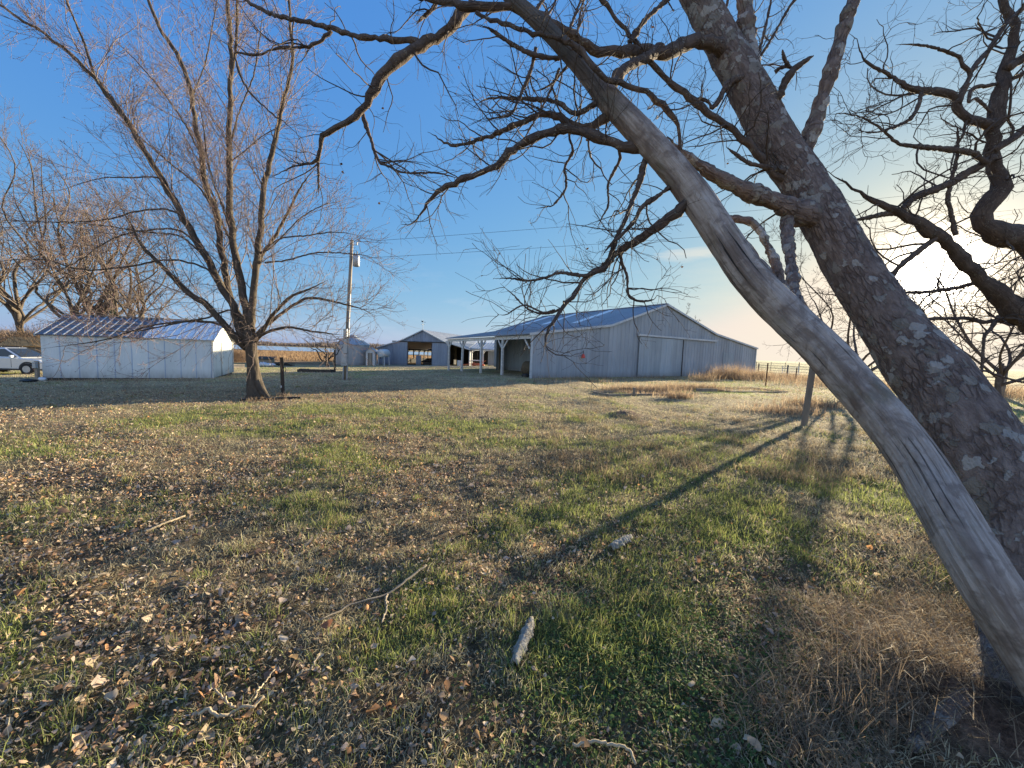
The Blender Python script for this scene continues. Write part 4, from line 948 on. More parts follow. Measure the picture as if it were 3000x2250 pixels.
# root flares
for pts, w in (([(3050, 1800), (2930, 1950), (2850, 2080), (2760, 2160), (2660, 2230)], (300, 210, 150, 80)), ([(3150, 1900), (3100, 2100), (3020, 2260), (2950, 2400)], (340, 240, 160)), ([(3180, 1850), (3250, 1980), (3330, 2050)], (340, 240, 120))):
    P, R = limb3(pts, w, [2.15, 2.05, 1.85, 1.72] if pts[-1][0] < 2700 else [2.15, 2.0, 1.8], 40, .0); P[:, 2] = np.minimum(P[:, 2], .55)
    g_ = ground(P[:, 0], P[:, 1]); tt = np.linspace(0, 1, 40); P[:, 2] = P[:, 2] * (1 - tt) ** 1 + (g_ - .03) * tt
    tree_part('root', P[None], R[None], 40, M_bark_near, ft, .14)
LIMBS = [  # (pixels, widths, depths, lichened?)
 ([(2345, 530), (2356, 470), (2372, 410), (2405, 300), (2440, 190), (2478, 60), (2512, -30), (2540, -160)], (50, 44, 40, 36), (3.72, 3.6, 3.5)),
 ([(2305, 640), (2308, 700), (2316, 760), (2328, 850), (2336, 905)], (42, 36, 38, 46), (3.5, 3.1, 2.72)),
 ([(2390, 640), (2294, 600), (2181, 556), (2090, 511), (2000, 448), (1955, 400)], (80, 62, 52, 44, 34, 20), (3.5, 3.4, 3.3)),
 ([(1905, 440), (1860, 432), (1800, 420), (1696, 384), (1630, 384), (1570, 402), (1497, 443), (1452, 488), (1362, 522), (1330, 540), (1289, 556), (1253, 597), (1217, 646), (1181, 662)], (36, 34, 30, 26, 20, 14, 8), (2.98, 3.2, 3.5)),
 ([(1810, 330), (1786, 339), (1740, 365), (1705, 371), (1640, 345), (1588, 334), (1520, 362), (1429, 402), (1325, 425), (1253, 384)], (26, 24, 18, 12, 6), (3.05, 3.3, 3.7)),
 ([(1760, 290), (1710, 325), (1678, 330), (1628, 298), (1542, 289), (1434, 289), (1389, 312)], (20, 16, 12, 7), (3.05, 3.4)),
 ([(2150, 175), (2110, 142), (2050, 120), (2007, 130), (1960, 152), (1900, 152), (1859, 151), (1770, 150), (1720, 135), (1640, 85), (1565, 38), (1488, 20), (1389, 24), (1316, 9), (1253, -10), (1150, -60)], (56, 44, 38, 34, 30, 26, 22), (3.95, 3.6, 3.35, 3.2, 3.5)),
 ([(1930, 150), (1890, 170), (1855, 185), (1820, 212), (1800, 240), (1780, 275)], (36, 30, 26), (3.65, 3.3, 3.1)),
 ([(1395, 12), (1375, 20), (1344, 52), (1316, 85), (1244, 127), (1181, 167), (1118, 222), (1090, 271), (1059, 325), (1000, 366), (944, 407), (928, 472), (879, 483), (787, 521)], (28, 38, 36, 32, 28, 22, 14, 9, 5), (3.5, 3.4, 3.5, 3.8)),
 ([(930, 460), (933, 500), (933, 572)], (10, 4), (3.8, 3.8)),
 ([(1240, 130), (1200, 118), (1145, 116), (1045, 106), (976, 84), (868, 60), (787, 38), (711, -5)], (22, 20, 16, 13, 10), (3.5, 3.7, 4.0)),
 ([(971, 90), (950, 112), (922, 130), (868, 140), (814, 141), (776, 157), (740, 160), (689, 157), (700, 210), (721, 255), (760, 300), (787, 325), (840, 365), (895, 412)], (13, 11, 9, 6, 4, 3), (3.85, 4.0)),
 ([(1063, 335), (1070, 360), (1086, 407), (1108, 470), (1140, 488), (1181, 506), (1271, 506), (1334, 520)], (13, 9, 7, 5, 9), (3.6, 3.5)),
 ([(2020, 585), (1985, 620), (1945, 650), (1868, 704), (1801, 745), (1769, 786), (1733, 799), (1701, 831), (1679, 867), (1647, 903), (1629, 935), (1602, 975), (1599, 1012), (1615, 1030), (1638, 1039), (1665, 1041), (1701, 1034)], (34, 28, 24, 18, 12, 9, 7, 5), (2.85, 3.1, 3.0, 2.8)),
 ([(1815, 735), (1822, 770), (1837, 808), (1841, 862), (1868, 881), (1890, 882), (1914, 878), (1925, 865)], (10, 9, 8, 6), (3.1, 3.2)),
 ([(1735, 798), (1710, 808), (1642, 799), (1600, 812), (1552, 822), (1490, 815), (1443, 817)], (12, 8, 4), (3.0, 3.2)),
 ([(1647, 903), (1610, 918), (1575, 917), (1540, 900), (1507, 867), (1466, 831)], (8, 6, 3), (3.0, 3.1)),
 ([(1625, 908), (1590, 915), (1534, 894), (1484, 921), (1457, 921)], (7, 5, 3), (2.95, 2.9)),
 ([(1900, 430), (1885, 490), (1872, 542), (1852, 590), (1836, 633), (1810, 690), (1780, 760), (1750, 790)], (18, 16, 13, 9), (3.0, 3.0, 3.05)),
 ([(1985, 530), (1963, 547), (1920, 580), (1881, 606), (1859, 646), (1820, 690), (1791, 714), (1764, 750)], (14, 12, 9), (2.9, 3.0)),
 ([(1812, 425), (1816, 465), (1800, 500), (1782, 542), (1782, 601), (1765, 635), (1750, 669)], (10, 8, 5), (3.15, 3.3)),
 ([(1668, 388), (1669, 407), (1678, 443), (1655, 488), (1658, 520), (1655, 556), (1624, 597), (1600, 606), (1570, 612)], (8, 8, 5), (3.3, 3.3)),
 ([(1570, 140), (1562, 180), (1551, 217), (1535, 255), (1520, 289), (1497, 334), (1450, 346), (1407, 350)], (11, 11, 8, 5), (3.2, 3.2)),
 ([(1640, 172), (1600, 168), (1556, 158), (1520, 140), (1488, 122), (1440, 88), (1407, 72)], (16, 15, 10), (3.15, 3.2)),
 ([(1375, -10), (1390, 25), (1416, 50), (1479, 72), (1565, 95), (1651, 118), (1700, 145), (1740, 195), (1768, 226), (1827, 246), (1904, 280), (1958, 325), (1985, 370), (1992, 400), (1995, 455), (2020, 520)], (14, 16, 17, 18, 18, 16), (3.3, 2.95, 2.9, 3.0, 3.1)),
 ([(2330, 540), (2275, 515), (2240, 470), (2203, 434), (2149, 380), (2068, 325), (2000, 268), (1963, 240), (1904, 181), (1836, 90), (1764, 0), (1700, -80)], (32, 26, 22, 19, 15, 12), (3.7, 3.6, 3.5)),
 ([(2310, 505), (2250, 490), (2200, 480), (2181, 470), (2150, 448), (2127, 430)], (18, 15, 11), (3.65, 3.7)),
 ([(1845, 125), (1856, 108), (1890, 59), (1958, -5), (2000, -50)], (16, 15, 14), (3.5, 3.6)),
 ([(2165, 230), (2215, 170), (2240, 90), (2255, 20), (2262, -40)], (9, 7), (3.9, 4.0)),
 ([(2160, 240), (2230, 160), (2285, 70), (2310, 25), (2335, -10)], (10, 7), (3.9, 3.9)),
 ([(2225, 330), (2262, 300), (2285, 275), (2300, 240), (2325, 205), (2350, 185), (2384, 163)], (26, 22, 18), (3.75, 3.6)),
 ([(2270, 212), (2285, 200), (2310, 195), (2325, 205)], (11, 12), (3.75, 3.65)), ([(2312, 198), (2298, 172), (2292, 145)], (14, 12), (3.65, 3.6)),
 ([(2190, 225), (2147, 236), (2122, 262), (2105, 295), (2086, 316), (2075, 300), (2050, 290), (2000, 301)], (20, 18, 12, 8), (3.8, 3.8)),
 ([(2205, 270), (2195, 180), (2188, 100), (2182, 20), (2178, -80), (2170, -200)], (70, 58, 52, 46), (3.9, 4.0, 4.1)),
 ([(2130, 640), (2163, 642), (2203, 651), (2230, 680), (2245, 710), (2271, 766), (2285, 820), (2310, 900)], (22, 28, 34, 40), (3.0, 2.85, 2.7)),
 ([(1895, 410), (1950, 470), (2010, 545), (2080, 625), (2150, 690), (2215, 765), (2270, 850)], (20, 36, 40, 42, 36), (3.02, 2.92, 2.82, 2.74)),
 ([(2080, 140), (2100, 60), (2090, 0)], (8, 5), (3.9, 4.0)), ([(2060, 60), (2120, 30), (2135, -10)], (10, 7), (4.0, 4.0)),
 ([(1280, 0), (1268, 25), (1240, 50), (1220, 70)], (16, 10), (3.5, 3.5)),
 ([(1700, 130), (1660, 195), (1610, 250), (1560, 270)], (10, 5), (3.2, 3.4)), ([(1640, 200), (1610, 270), (1580, 330), (1545, 390), (1530, 420)], (8, 5), (3.15, 3.2)),
 ([(1570, 30), (1590, 0), (1620, -50)], (12, 8), (3.3, 3.4)), ([(1600, 50), (1625, 10), (1630, -40)], (8, 5), (3.3, 3.4)), ([(1665, 95), (1690, 30), (1710, -20)], (9, 6), (3.3, 3.5)), ([(1690, 105), (1697, 60), (1708, 0)], (7, 5), (3.3, 3.5)),
]
LP = []; LR = []
for i, (px, w, d) in enumerate(LIMBS):
    P, R = limb3(px, w, d, 54, .0022)
    R = R * (1 + .16 * np.convolve(RS.randn(54), [.3, .6, .3], 'same') + .16 * (RS.rand(54) < .05))
    big = w[0] > 26
    tree_part('limb', P[None], R[None], 22 if big else 11, M_bark_near if i in (0, 1, 2, 35, 36, 34) else M_bark_limb, ft, .12)
    LP.append(resample(np.column_stack([P, R]), 24))
LPa = np.array(LP); Pl, Rl = LPa[:, :, :3], LPa[:, :, 3]
skip = [0, 1, 35, 36, 30, 31, 32]; keep = [i for i in range(len(LIMBS)) if i not in skip]
Pk, Rk = Pl[keep], Rl[keep]
b1 = grow(Pk, Rk, 6.2, 0, (35, 85), 9, .05, .22, t0=.1, rr=.5, absl=.62, rmin=.0028)
b1b = grow(Pk, Rk, 11.0, 0, (30, 80), 7, .12, .14, t0=.1, rr=.35, absl=.30, rmin=.0018)
b2 = grow(*b1, 8.0, 0, (30, 75), 6, .06, .2, t0=.1, rr=.6, absl=.34, rmin=.0016)
b3 = grow(*b2, 6.0, 0, (25, 70), 5, .06, .18, t0=.1, rr=.7, absl=.16, rmin=.0013)
# dense spray of twigs over the barn roof and at the left tips
fan = [i for i, k in enumerate(keep) if k in (13, 15, 16, 17, 18, 19, 3, 4, 12, 22)]
f1 = grow(Pk[fan], Rk[fan], 5.0, 0, (30, 75), 8, .12, .16, t0=.25, rr=.5, absl=.55, rmin=.003)
f2 = grow(*f1, 7.0, 0, (25, 65), 6, .10, .16, t0=.1, rr=.6, absl=.32, rmin=.0018)
tw = twigs([(b1[0], b1[1], 5), (b1b[0], b1b[1], 3), (b2[0], b2[1], 4), (b3[0], b3[1], 3), (f1[0], f1[1], 5), (f2[0], f2[1], 3)], M_bark_twig, ft)
# a few dead leaves still hanging on the twigs
def leafmesh(pos, size, rs, cols, flat=0., nrm=None):
    """curled pointed leaves: (M) positions -> verts, faces, colours"""
    M = len(pos)
    # template: midrib along x, lobed outline, 2 rows each side
    tx = np.array([0, .25, .55, .8, 1.0, .12, .42, .70, .12, .42, .70]); ty = np.array([0, 0, 0, 0, 0, .26, .42, .22, -.26, -.42, -.22])
    fcs = [(0, 1, 5), (1, 6, 5), (1, 2, 6), (2, 7, 6), (2, 3, 7), (3, 4, 7), (0, 8, 1), (1, 8, 9), (1, 9, 2), (2, 9, 10), (2, 10, 3), (3, 10, 4)]
    curl = rs.uniform(-.9, 1.1, (M, 1)); bend = rs.uniform(-.7, .7, (M, 1)); jag = 1 + .22 * rs.randn(M, 11)
    X = (tx[None] - .5) * np.ones((M, 1)); Y = ty[None] * jag * rs.uniform(.6, 1.05, (M, 1))
    Z = curl * np.abs(Y) * .9 + bend * (X ** 2) * .9
    L_ = np.stack([X, Y, Z], -1) * size[:, None, None]
    yaw = rs.uniform(0, 2 * PI, M); tl = rs.normal(0, .45 if not flat else flat, M); rl = rs.normal(0, .45 if not flat else flat, M)
    cz, sz = np.cos(yaw), np.sin(yaw); cx, sx = np.cos(tl), np.sin(tl); cy, sy = np.cos(rl), np.sin(rl)
    Rz = np.zeros((M, 3, 3)); Rz[:, 0, 0] = cz; Rz[:, 0, 1] = -sz; Rz[:, 1, 0] = sz; Rz[:, 1, 1] = cz; Rz[:, 2, 2] = 1
    Rx = np.zeros((M, 3, 3)); Rx[:, 0, 0] = 1; Rx[:, 1, 1] = cx; Rx[:, 1, 2] = -sx; Rx[:, 2, 1] = sx; Rx[:, 2, 2] = cx
    Ry = np.zeros((M, 3, 3)); Ry[:, 0, 0] = cy; Ry[:, 0, 2] = sy; Ry[:, 2, 0] = -sy; Ry[:, 2, 2] = cy; Ry[:, 1, 1] = 1
    V = np.einsum('mij,mkj->mki', Rz @ Rx @ Ry, L_) + pos[:, None]
    Fc = (np.array(fcs)[None] + (np.arange(M) * 11)[:, None, None]).reshape(-1, 3)
    C = np.repeat(cols[:, None], 11, 1) * (1 + .12 * rs.randn(M, 11, 1))
    return V.reshape(-1, 3), Fc, np.clip(C.reshape(-1, 3), .005, .9)
rs = np.random.RandomState(21); ii = rs.choice(len(b2[0]), 46, False); pos = b2[0][ii, -1] - np.array([0, 0, .02])
V, Fc, C = leafmesh(pos, rs.uniform(.018, .034, 46), rs, np.tile([.10, .055, .03], (46, 1)), 1.2)
o = link('dead_leaves', mesh_np('dead_leaves', V - np.array(ft.location), Fc, False, None, C), M_leaf, ft); o['kind'] = 'stuff'

# ---------------- gnarled tree at the right edge
gtb = (11.2, 7.2); g2 = empty('gnarled_tree', (gtb[0], gtb[1], 0), 0, 'gnarled bare tree at the right edge with curling limbs in front of the low sun', 'tree')
_, P, R = trunk([(3560, 1760), (3540, 1500), (3480, 1250), (3390, 1120), (3300, 1060)], (260, 200, 180, 170), (6.9, 6.6), 60, 40, M_bark_limb, g2, 'trunk', .1)
GL = [
 ([(3390, 1150), (3250, 1080), (3100, 1000), (3000, 930), (2920, 860), (2850, 795), (2800, 735), (2750, 690), (2640, 625), (2560, 590), (2510, 560), (2460, 530), (2420, 505)], (150, 138, 126, 104, 88, 74, 60, 50, 36, 24, 14), (6.7, 6.3, 6.0, 6.0)),
 ([(3380, 1120), (3300, 900), (3180, 800), (3080, 745), (3000, 700), (2940, 690), (2885, 660), (2890, 610), (2925, 565), (2930, 520), (2912, 470), (2905, 400), (2915, 330), (2935, 250), (2950, 200), (2975, 100), (2950, 20), (2930, -60)], (170, 150, 136, 116, 96, 76, 66, 60, 52, 44, 36), (6.7, 6.2, 5.9, 5.8)),
 ([(2905, 364), (2870, 358), (2827, 339), (2800, 310), (2800, 289), (2770, 272), (2732, 267), (2700, 265), (2655, 253), (2601, 217), (2565, 199), (2529, 172), (2511, 118), (2479, 95)], (42, 38, 32, 24, 16, 10, 6), (5.8, 5.5)),
 ([(2805, 305), (2825, 260), (2841, 217), (2820, 190), (2809, 167), (2770, 150), (2723, 136), (2670, 130), (2624, 131)], (24, 20, 12, 6), (5.7, 5.5)),
 ([(2843, 213), (2870, 175), (2895, 149), (2920, 110), (2949, 68), (3000, 23), (3060, -20)], (18, 15, 10), (5.7, 5.8)),
 ([(2890, 478), (2860, 455), (2827, 443), (2746, 434), (2690, 430), (2633, 420), (2590, 385), (2560, 362), (2497, 335), (2420, 335)], (26, 22, 14, 8, 5), (5.8, 5.5)),
 ([(2642, 615), (2665, 590), (2687, 574), (2740, 555), (2791, 533), (2830, 508), (2868, 488), (2910, 462)], (22, 24, 26), (6.0, 5.85)),
 ([(2800, 690), (2786, 620), (2777, 579), (2790, 520), (2805, 452), (2805, 384), (2790, 340)], (20, 18, 13, 8), (6.0, 5.8)),
 ([(2640, 622), (2588, 628), (2540, 638), (2497, 646)], (22, 12), (6.0, 6.1)),
 ([(2905, 330), (2860, 290), (2838, 300), (2850, 260), (2900, 250), (2960, 235), (3020, 200)], (14, 12, 12), (5.8, 5.9)),
 ([(2700, 270), (2690, 310), (2665, 350), (2610, 375), (2560, 388), (2500, 380)], (16, 12, 7, 4), (5.6, 5.5)),
 ([(3380, 1130), (3200, 1060), (3080, 990), (2954, 948), (2873, 940), (2792, 931), (2750, 932), (2702, 937), (2640, 925), (2560, 905), (2450, 903), (2393, 927)], (34, 24, 18, 15, 13, 10, 7, 4), (6.7, 6.4, 6.4)),
 ([(3350, 1120), (3200, 1010), (3020, 900), (2900, 830), (2760, 850), (2640, 860), (2520, 880), (2420, 860), (2330, 850)], (40, 26, 18, 12, 8, 4), (6.7, 6.8, 7.0)),
 ([(2925, 925), (2905, 960), (2885, 984), (2880, 1030), (2877, 1078), (2877, 1127)], (16, 13, 9), (6.2, 6.2)),
 ([(2830, 1089), (2881, 1086), (2940, 1105), (3000, 1120), (3100, 1130)], (7, 8), (6.1, 6.1)),
 ([(2950, 200), (3010, 160), (3060, 100), (3110, 30)], (26, 18), (5.8, 5.9)),
 ([(2910, 440), (2975, 400), (3020, 360), (3090, 320)], (24, 18), (5.85, 6)),
 ([(2750, 690), (2660, 760), (2620, 800), (2600, 850), (2560, 960), (2500, 1000)], (22, 18, 12, 5), (6.0, 6.3)),
]
LP = []
for i, (px, w, d) in enumerate(GL):
    P, R = limb3(px, [x * .88 for x in w], d, 60, .0018); R = R * (1 + .12 * np.convolve(RS.randn(60), [.3, .6, .3], 'same')); tree_part('limb', P[None], R[None], 20 if w[0] > 60 else 10, M_bark_limb, g2, .10); LP.append(resample(np.column_stack([P, R]), 30))
LPa = np.array(LP); Pl, Rl = LPa[:, :, :3], LPa[:, :, 3]
b1 = grow(Pl, Rl, 4.2, 0, (40, 95), 10, .03, .28, t0=.08, rr=.45, absl=1.15, rmin=.005, cap=.016)
b2 = grow(*b1, 5.5, 0, (35, 80), 7, .02, .25, t0=.1, rr=.6, absl=.62, rmin=.003)
b3 = grow(*b2, 5.5, 0, (30, 75), 5, .03, .22, t0=.1, rr=.7, absl=.32, rmin=.002)
twigs([(b1[0], b1[1], 5), (b2[0], b2[1], 4), (b3[0], b3[1], 3)], M_bark_twig, g2)

# ---------------- many stemmed maple on the left
mb0 = gpix(753, 1163); mt = empty('maple_tree', (float(mb0[0]), float(mb0[1]), float(gz(mb0[0], mb0[1])) - .03), 0, 'tall many stemmed bare maple on the lawn right of the white shed', 'tree')
D0 = 12.35
_, P, R = trunk([(758, 1175), (753, 1160), (748, 1135), (743, 1090), (738, 1040), (733, 1000), (728, 960)], (70, 54, 42, 37, 35, 37, 33), (D0, D0), 70, 56, M_bark_maple, mt, 'trunk', .10)
for pts, w in (([(748, 1125), (733, 1155), (716, 1172)], (30, 22, 8)), ([(755, 1120), (772, 1150), (792, 1168)], (30, 24, 8)), ([(748, 1130), (738, 1165), (728, 1178)], (30, 18, 8))):
    P, R = limb3(pts, w, (D0 - .05, D0 - .22), 20, 0); tree_part('root', P[None], R[None], 14, M_bark_maple, mt, .1)
ML = [
 ([(722, 1020), (703, 1005), (670, 965), (629, 920), (602, 890), (542, 850), (472, 776), (417, 721), (380, 650), (350, 600)], (26, 24, 20, 15, 10, 6), (D0, 11.6, 10.8)),
 ([(722, 1000), (703, 975), (688, 909), (672, 880), (650, 840), (613, 770), (532, 629), (472, 521), (418, 434), (374, 358), (309, 277), (266, 217), (190, 146), (103, 81), (0, 16), (-70, -30)], (30, 27, 24, 19, 15, 10, 6), (D0, 11.9, 11.4)),
 ([(374, 358), (330, 290), (282, 233), (244, 119), (190, -5)], (12, 10, 6), (11.7, 11.4)),
 ([(722, 985), (706, 940), (675, 870), (651, 732), (632, 624), (602, 542), (586, 434), (570, 347), (553, 244), (521, 163), (472, 87), (430, -10)], (27, 24, 20, 16, 10), (D0, 12.6, 12.9)),
 ([(728, 985), (722, 930), (714, 880), (700, 803), (678, 667), (673, 542), (673, 380), (675, 233), (678, 136), (665, 0), (655, -120)], (30, 28, 24, 20, 16, 12), (D0, 12.5, 12.5)),
 ([(675, 240), (690, 150), (694, 60), (695, -80)], (12, 9), (12.5, 12.4)),
 ([(735, 985), (736, 930), (742, 850), (754, 749), (765, 651), (776, 542), (803, 423), (830, 298), (857, 179), (850, 60), (845, -40)], (28, 25, 20, 14, 8), (D0, 12.0, 11.6)),
 ([(740, 980), (744, 900), (752, 800), (770, 745), (814, 678), (850, 610), (879, 553), (933, 477)], (18, 16, 12, 6), (D0, 12.8, 13.2)),
 ([(742, 1000), (765, 975), (776, 960), (794, 928), (820, 900), (853, 868), (911, 845), (960, 820)], (24, 20, 13, 5), (D0, 11.8)),
 ([(745, 1005), (776, 976), (841, 959), (908, 970), (960, 976), (1011, 982)], (18, 13, 9, 4), (D0, 11.9, 11.5)),
 ([(742, 990), (765, 965), (790, 945), (858, 895), (890, 878), (923, 873), (1020, 894), (1060, 905), (1100, 925)], (20, 16, 11, 5), (D0, 12.8, 13.3)),
 ([(690, 925), (673, 908), (610, 930), (549, 941), (480, 955), (407, 969), (340, 972), (280, 970)], (9, 9, 6, 3), (12.1, 11.2)),
 ([(712, 1010), (678, 969), (640, 950), (590, 941), (510, 945), (440, 955), (370, 975), (305, 996), (200, 1012), (115, 1022)], (12, 10, 7, 3), (12.2, 11.2)),
 ([(532, 629), (490, 615), (450, 613), (390, 622), (325, 640), (230, 650), (130, 650), (0, 645)], (10, 9, 6, 3), (11.8, 11.3)),
 ([(472, 521), (430, 518), (380, 521), (304, 521), (230, 540), (163, 564)], (9, 6, 3), (11.7, 11.5)),
 ([(613, 770), (560, 700), (510, 672), (430, 675), (330, 700), (200, 780), (60, 830)], (10, 8, 4), (11.9, 11.0)),
 ([(632, 624), (580, 545), (500, 480), (420, 410), (330, 330)], (10, 8, 4), (12.7, 13.3)), ([(678, 680), (650, 600), (610, 480), (590, 330), (560, 260)], (12, 9, 4), (12.5, 11.7)),
 ([(680, 470), (720, 440), (770, 398), (840, 360)], (8, 4), (12.5, 12)), ([(700, 800), (690, 740), (650, 650), (620, 560), (560, 470)], (12, 9, 4), (12.4, 12.9)),
 ([(754, 749), (800, 720), (880, 640), (950, 600), (1010, 590)], (9, 7, 3), (12.2, 12.5)), ([(765, 740), (820, 700), (900, 690), (980, 680), (1060, 690)], (9, 7, 3), (12.2, 11.6)), ([(776, 770), (850, 760), (930, 740), (1040, 745), (1120, 760)], (9, 7, 3), (12.4, 12.8)),
 ([(630, 800), (560, 770), (480, 762), (380, 780), (250, 790), (120, 760), (0, 765)], (10, 8, 4), (11.9, 11.2)), ([(590, 740), (520, 690), (420, 680), (300, 660), (150, 650)], (9, 7, 3), (11.9, 12.4)),
 ([(676, 420), (700, 330), (740, 230), (760, 120), (770, 20)], (11, 8, 5), (12.5, 12.2)), ([(560, 290), (600, 190), (620, 90), (640, -20)], (9, 6), (12.8, 12.9)), ([(590, 460), (540, 360), (470, 260), (400, 180), (330, 110)], (10, 7, 4), (12.8, 13.4)),
]
LP = []
for i, (px, w, d) in enumerate(ML):
    P, R = limb3(px, [x * (.82 if i < 8 else .58) for x in w], d, 44, .0014); tree_part('limb', P[None], R[None], 12, M_bark_maple, mt, .06); LP.append(resample(np.column_stack([P, R]), 26))
LPa = np.array(LP); Pl, Rl = LPa[:, :, :3], LPa[:, :, 3]
b1 = grow(Pl, Rl, 3.6, 0, (25, 62), 10, .20, .10, t0=.14, rr=.40, absl=2.3, rmin=.008, cap=.0065)
b2 = grow(*b1, 3.6, 0, (25, 58), 7, .12, .11, t0=.1, rr=.6, absl=1.15, rmin=.005, cap=.006)
b3 = grow(*b2, 4.4, 0, (25, 60), 5, .10, .12, t0=.15, rr=.7, absl=.50, rmin=.0034)
# drooping thin shoots low on the trunk
sel = [0, 1, 3, 4, 6, 8, 9, 10, 11, 12]
e1 = grow(Pl[sel], Rl[sel], 4.5, 0, (40, 110), 10, -.05, .15, t0=.0, rr=.2, absl=1.5, rmin=.0042, cap=.004, grav=-.35, power=1.8)
e2 = grow(*e1, 2.6, 0, (30, 70), 6, -.05, .14, rr=.6, absl=.5, rmin=.0034, cap=.005)
twigs([(b1[0], b1[1], 5), (b2[0], b2[1], 4), (b3[0], b3[1], 3), (e1[0], e1[1], 4), (e2[0], e2[1], 3)], M_twig_maple, mt)
# buds
rs = np.random.RandomState(5); tips = b3[0][:, -1]; bd = grow(b3[0], b3[1], 1, 0, (30, 60), 3, .1, .05, absl=.05, rmin=.007, rtip=.8)
bo = twigs([(bd[0], bd[1], 3)], simple('red_bud', (.20, .085, .095), .8), mt, 'buds')

# ---------------- background bare trees (left) and small ones
def bgtree(name, x, y, h, spread, label, seed, stems=4, dens=1.0, cat='tree', group=None, rt_=.32, mats=None, upb=.25, tw_=.008, depth3=True, sunk=0):
    rs = np.random.RandomState(seed); z0 = float(gz(x, y)) - .05; o = empty(name, (x, y, z0), 0, label, cat, group)
    bk, tk_ = mats or (M_bark_far, M_twig_far)
    th = h * rs.uniform(.12, .2)
    P = np.array([[x, y, z0], [x + .1 * rs.randn(), y, z0 + th * .5], [x + .15 * rs.randn(), y, z0 + th], [x + .2 * rs.randn(), y, z0 + th * 1.5]])
    Q = resample(np.column_stack([P, [rt_ * 1.25, rt_, rt_ * .9, rt_ * .6]]), 12); tree_part('trunk', Q[None, :, :3], Q[None, :, 3], 14, bk, o, .1)
    LPs = []
    for k in range(stems):
        a = 2 * PI * (k + rs.uniform(-.3, .3)) / stems; out = spread * rs.uniform(.5, 1.0); hh = h * rs.uniform(.7, 1.0) * (1 - .25 * (out / spread) ** 2)
        p0 = np.array([x, y, z0 + th * rs.uniform(.6, 1.2)]); pts = [p0]
        for t in (.2, .4, .6, .8, 1.0):
            rad = out * t ** .9; pts.append([x + math.cos(a) * rad + rs.randn() * .03 * h, y + math.sin(a) * rad + rs.randn() * .03 * h, p0[2] + (hh - th) * t ** 1.05 + rs.randn() * .02 * h])
        rr0 = rt_ * rs.uniform(.45, .7); LPs.append(resample(np.column_stack([np.array(pts), rr0 * np.array([1, .8, .6, .42, .28, .12])]), 18))
    LPs = np.array(LPs); b0 = (LPs[:, :, :3], LPs[:, :, 3])
    for k in range(stems): tree_part('limb', b0[0][k:k + 1], b0[1][k:k + 1], 8, bk, o, .08)
    b1 = grow(*b0, max(1, int(11 * dens)), .36, (30, 65), 8, upb, .16, rs, t0=.16, rr=.5, rmin=tw_ * 1.5)
    b2 = grow(*b1, max(1, int(8 * dens)), .45, (28, 62), 6, upb * .6, .16, rs, t0=.12, rr=.6, rmin=tw_ * 1.2)
    l = [(b1[0], b1[1], 5), (b2[0], b2[1], 4)]
    if depth3: b3 = grow(*b2, 6, .50, (25, 60), 4, upb * .4, .16, rs, t0=.12, rr=.7, rmin=tw_); l.append((b3[0], b3[1], 3))
    twigs(l, tk_, o); return o
def pos(px, d, ): p_ = at(px, 1000, d); return float(p_[0]), float(p_[1])
for i, (px, d, h, sp, st, rtk, lab) in enumerate([
    (60, 46, 27.0, 9.0, 10, .34, 'broad bare tree behind the parked car, leftmost of the far trees'),
    (225, 40, 23.5, 6.5, 9, .34, 'pale trunked bare tree rising behind the left end of the shed roof'),
    (300, 44, 24.0, 7.5, 10, .42, 'dark trunked bare tree behind the middle of the shed roof'),
    (400, 42, 17.0, 6.5, 9, .30, 'bare twin stemmed tree behind the joint of the two roof halves'),
    (-160, 46, 24, 8, 9, .40, 'bare tree at the left frame edge beyond the car')]):
    x, y = pos(px, d); bgtree('bare_tree', x, y, h, sp, lab, 30 + i, st, .92, group='bare trees behind the shed', rt_=rtk * .85, tw_=.009)
x, y = pos(520, 60); bgtree('bare_tree', x, y, 8, 5, 'low bare tree far behind the right end of the shed roof', 50, 6, .8, group='bare trees behind the shed', rt_=.25, tw_=.014)
x, y = pos(958, 46); bgtree('small_tree', x, y, 4.8, 3.2, 'small spreading bare tree left of the grain bin', 51, 6, .8, rt_=.17, tw_=.008, mats=(M_darkwood, M_bark_twig), upb=.12)
for i, (px, d, h, sp) in enumerate(((1660, 62, 9.0, 2.6), (1790, 66, 10.6, 3.2), (1975, 62, 11.2, 3.0), (2010, 70, 10.5, 2.5))):
    x, y = pos(px, d); bgtree('bare_tree', x, y, h, sp, ('leftmost small bare treetop above the grey barn roof', 'middle bare treetop above the grey barn roof', 'bare treetop just right of the grey barn peak', 'fainter treetop right of and behind the one at the barn peak')[i], 60 + i, 5, .8, group='treetops beyond the grey barn', rt_=.2, tw_=.014)
for i, (x, y, h, sp, st, lab) in enumerate(((17.0, 19.5, 9.5, 6.2, 8, 'bare twiggy tree between the lichened trunk and the low sun'), (25.5, 20.5, 10.0, 6.5, 8, 'bare twiggy tree right of the low sun beyond the gnarled limbs'))):
    bgtree('bare_tree', x, y, h, sp, lab, 90 + i, st, .82, group='bare trees along the right fence', rt_=.12, tw_=.006, mats=(M_bark_limb, M_bark_twig), upb=.02)
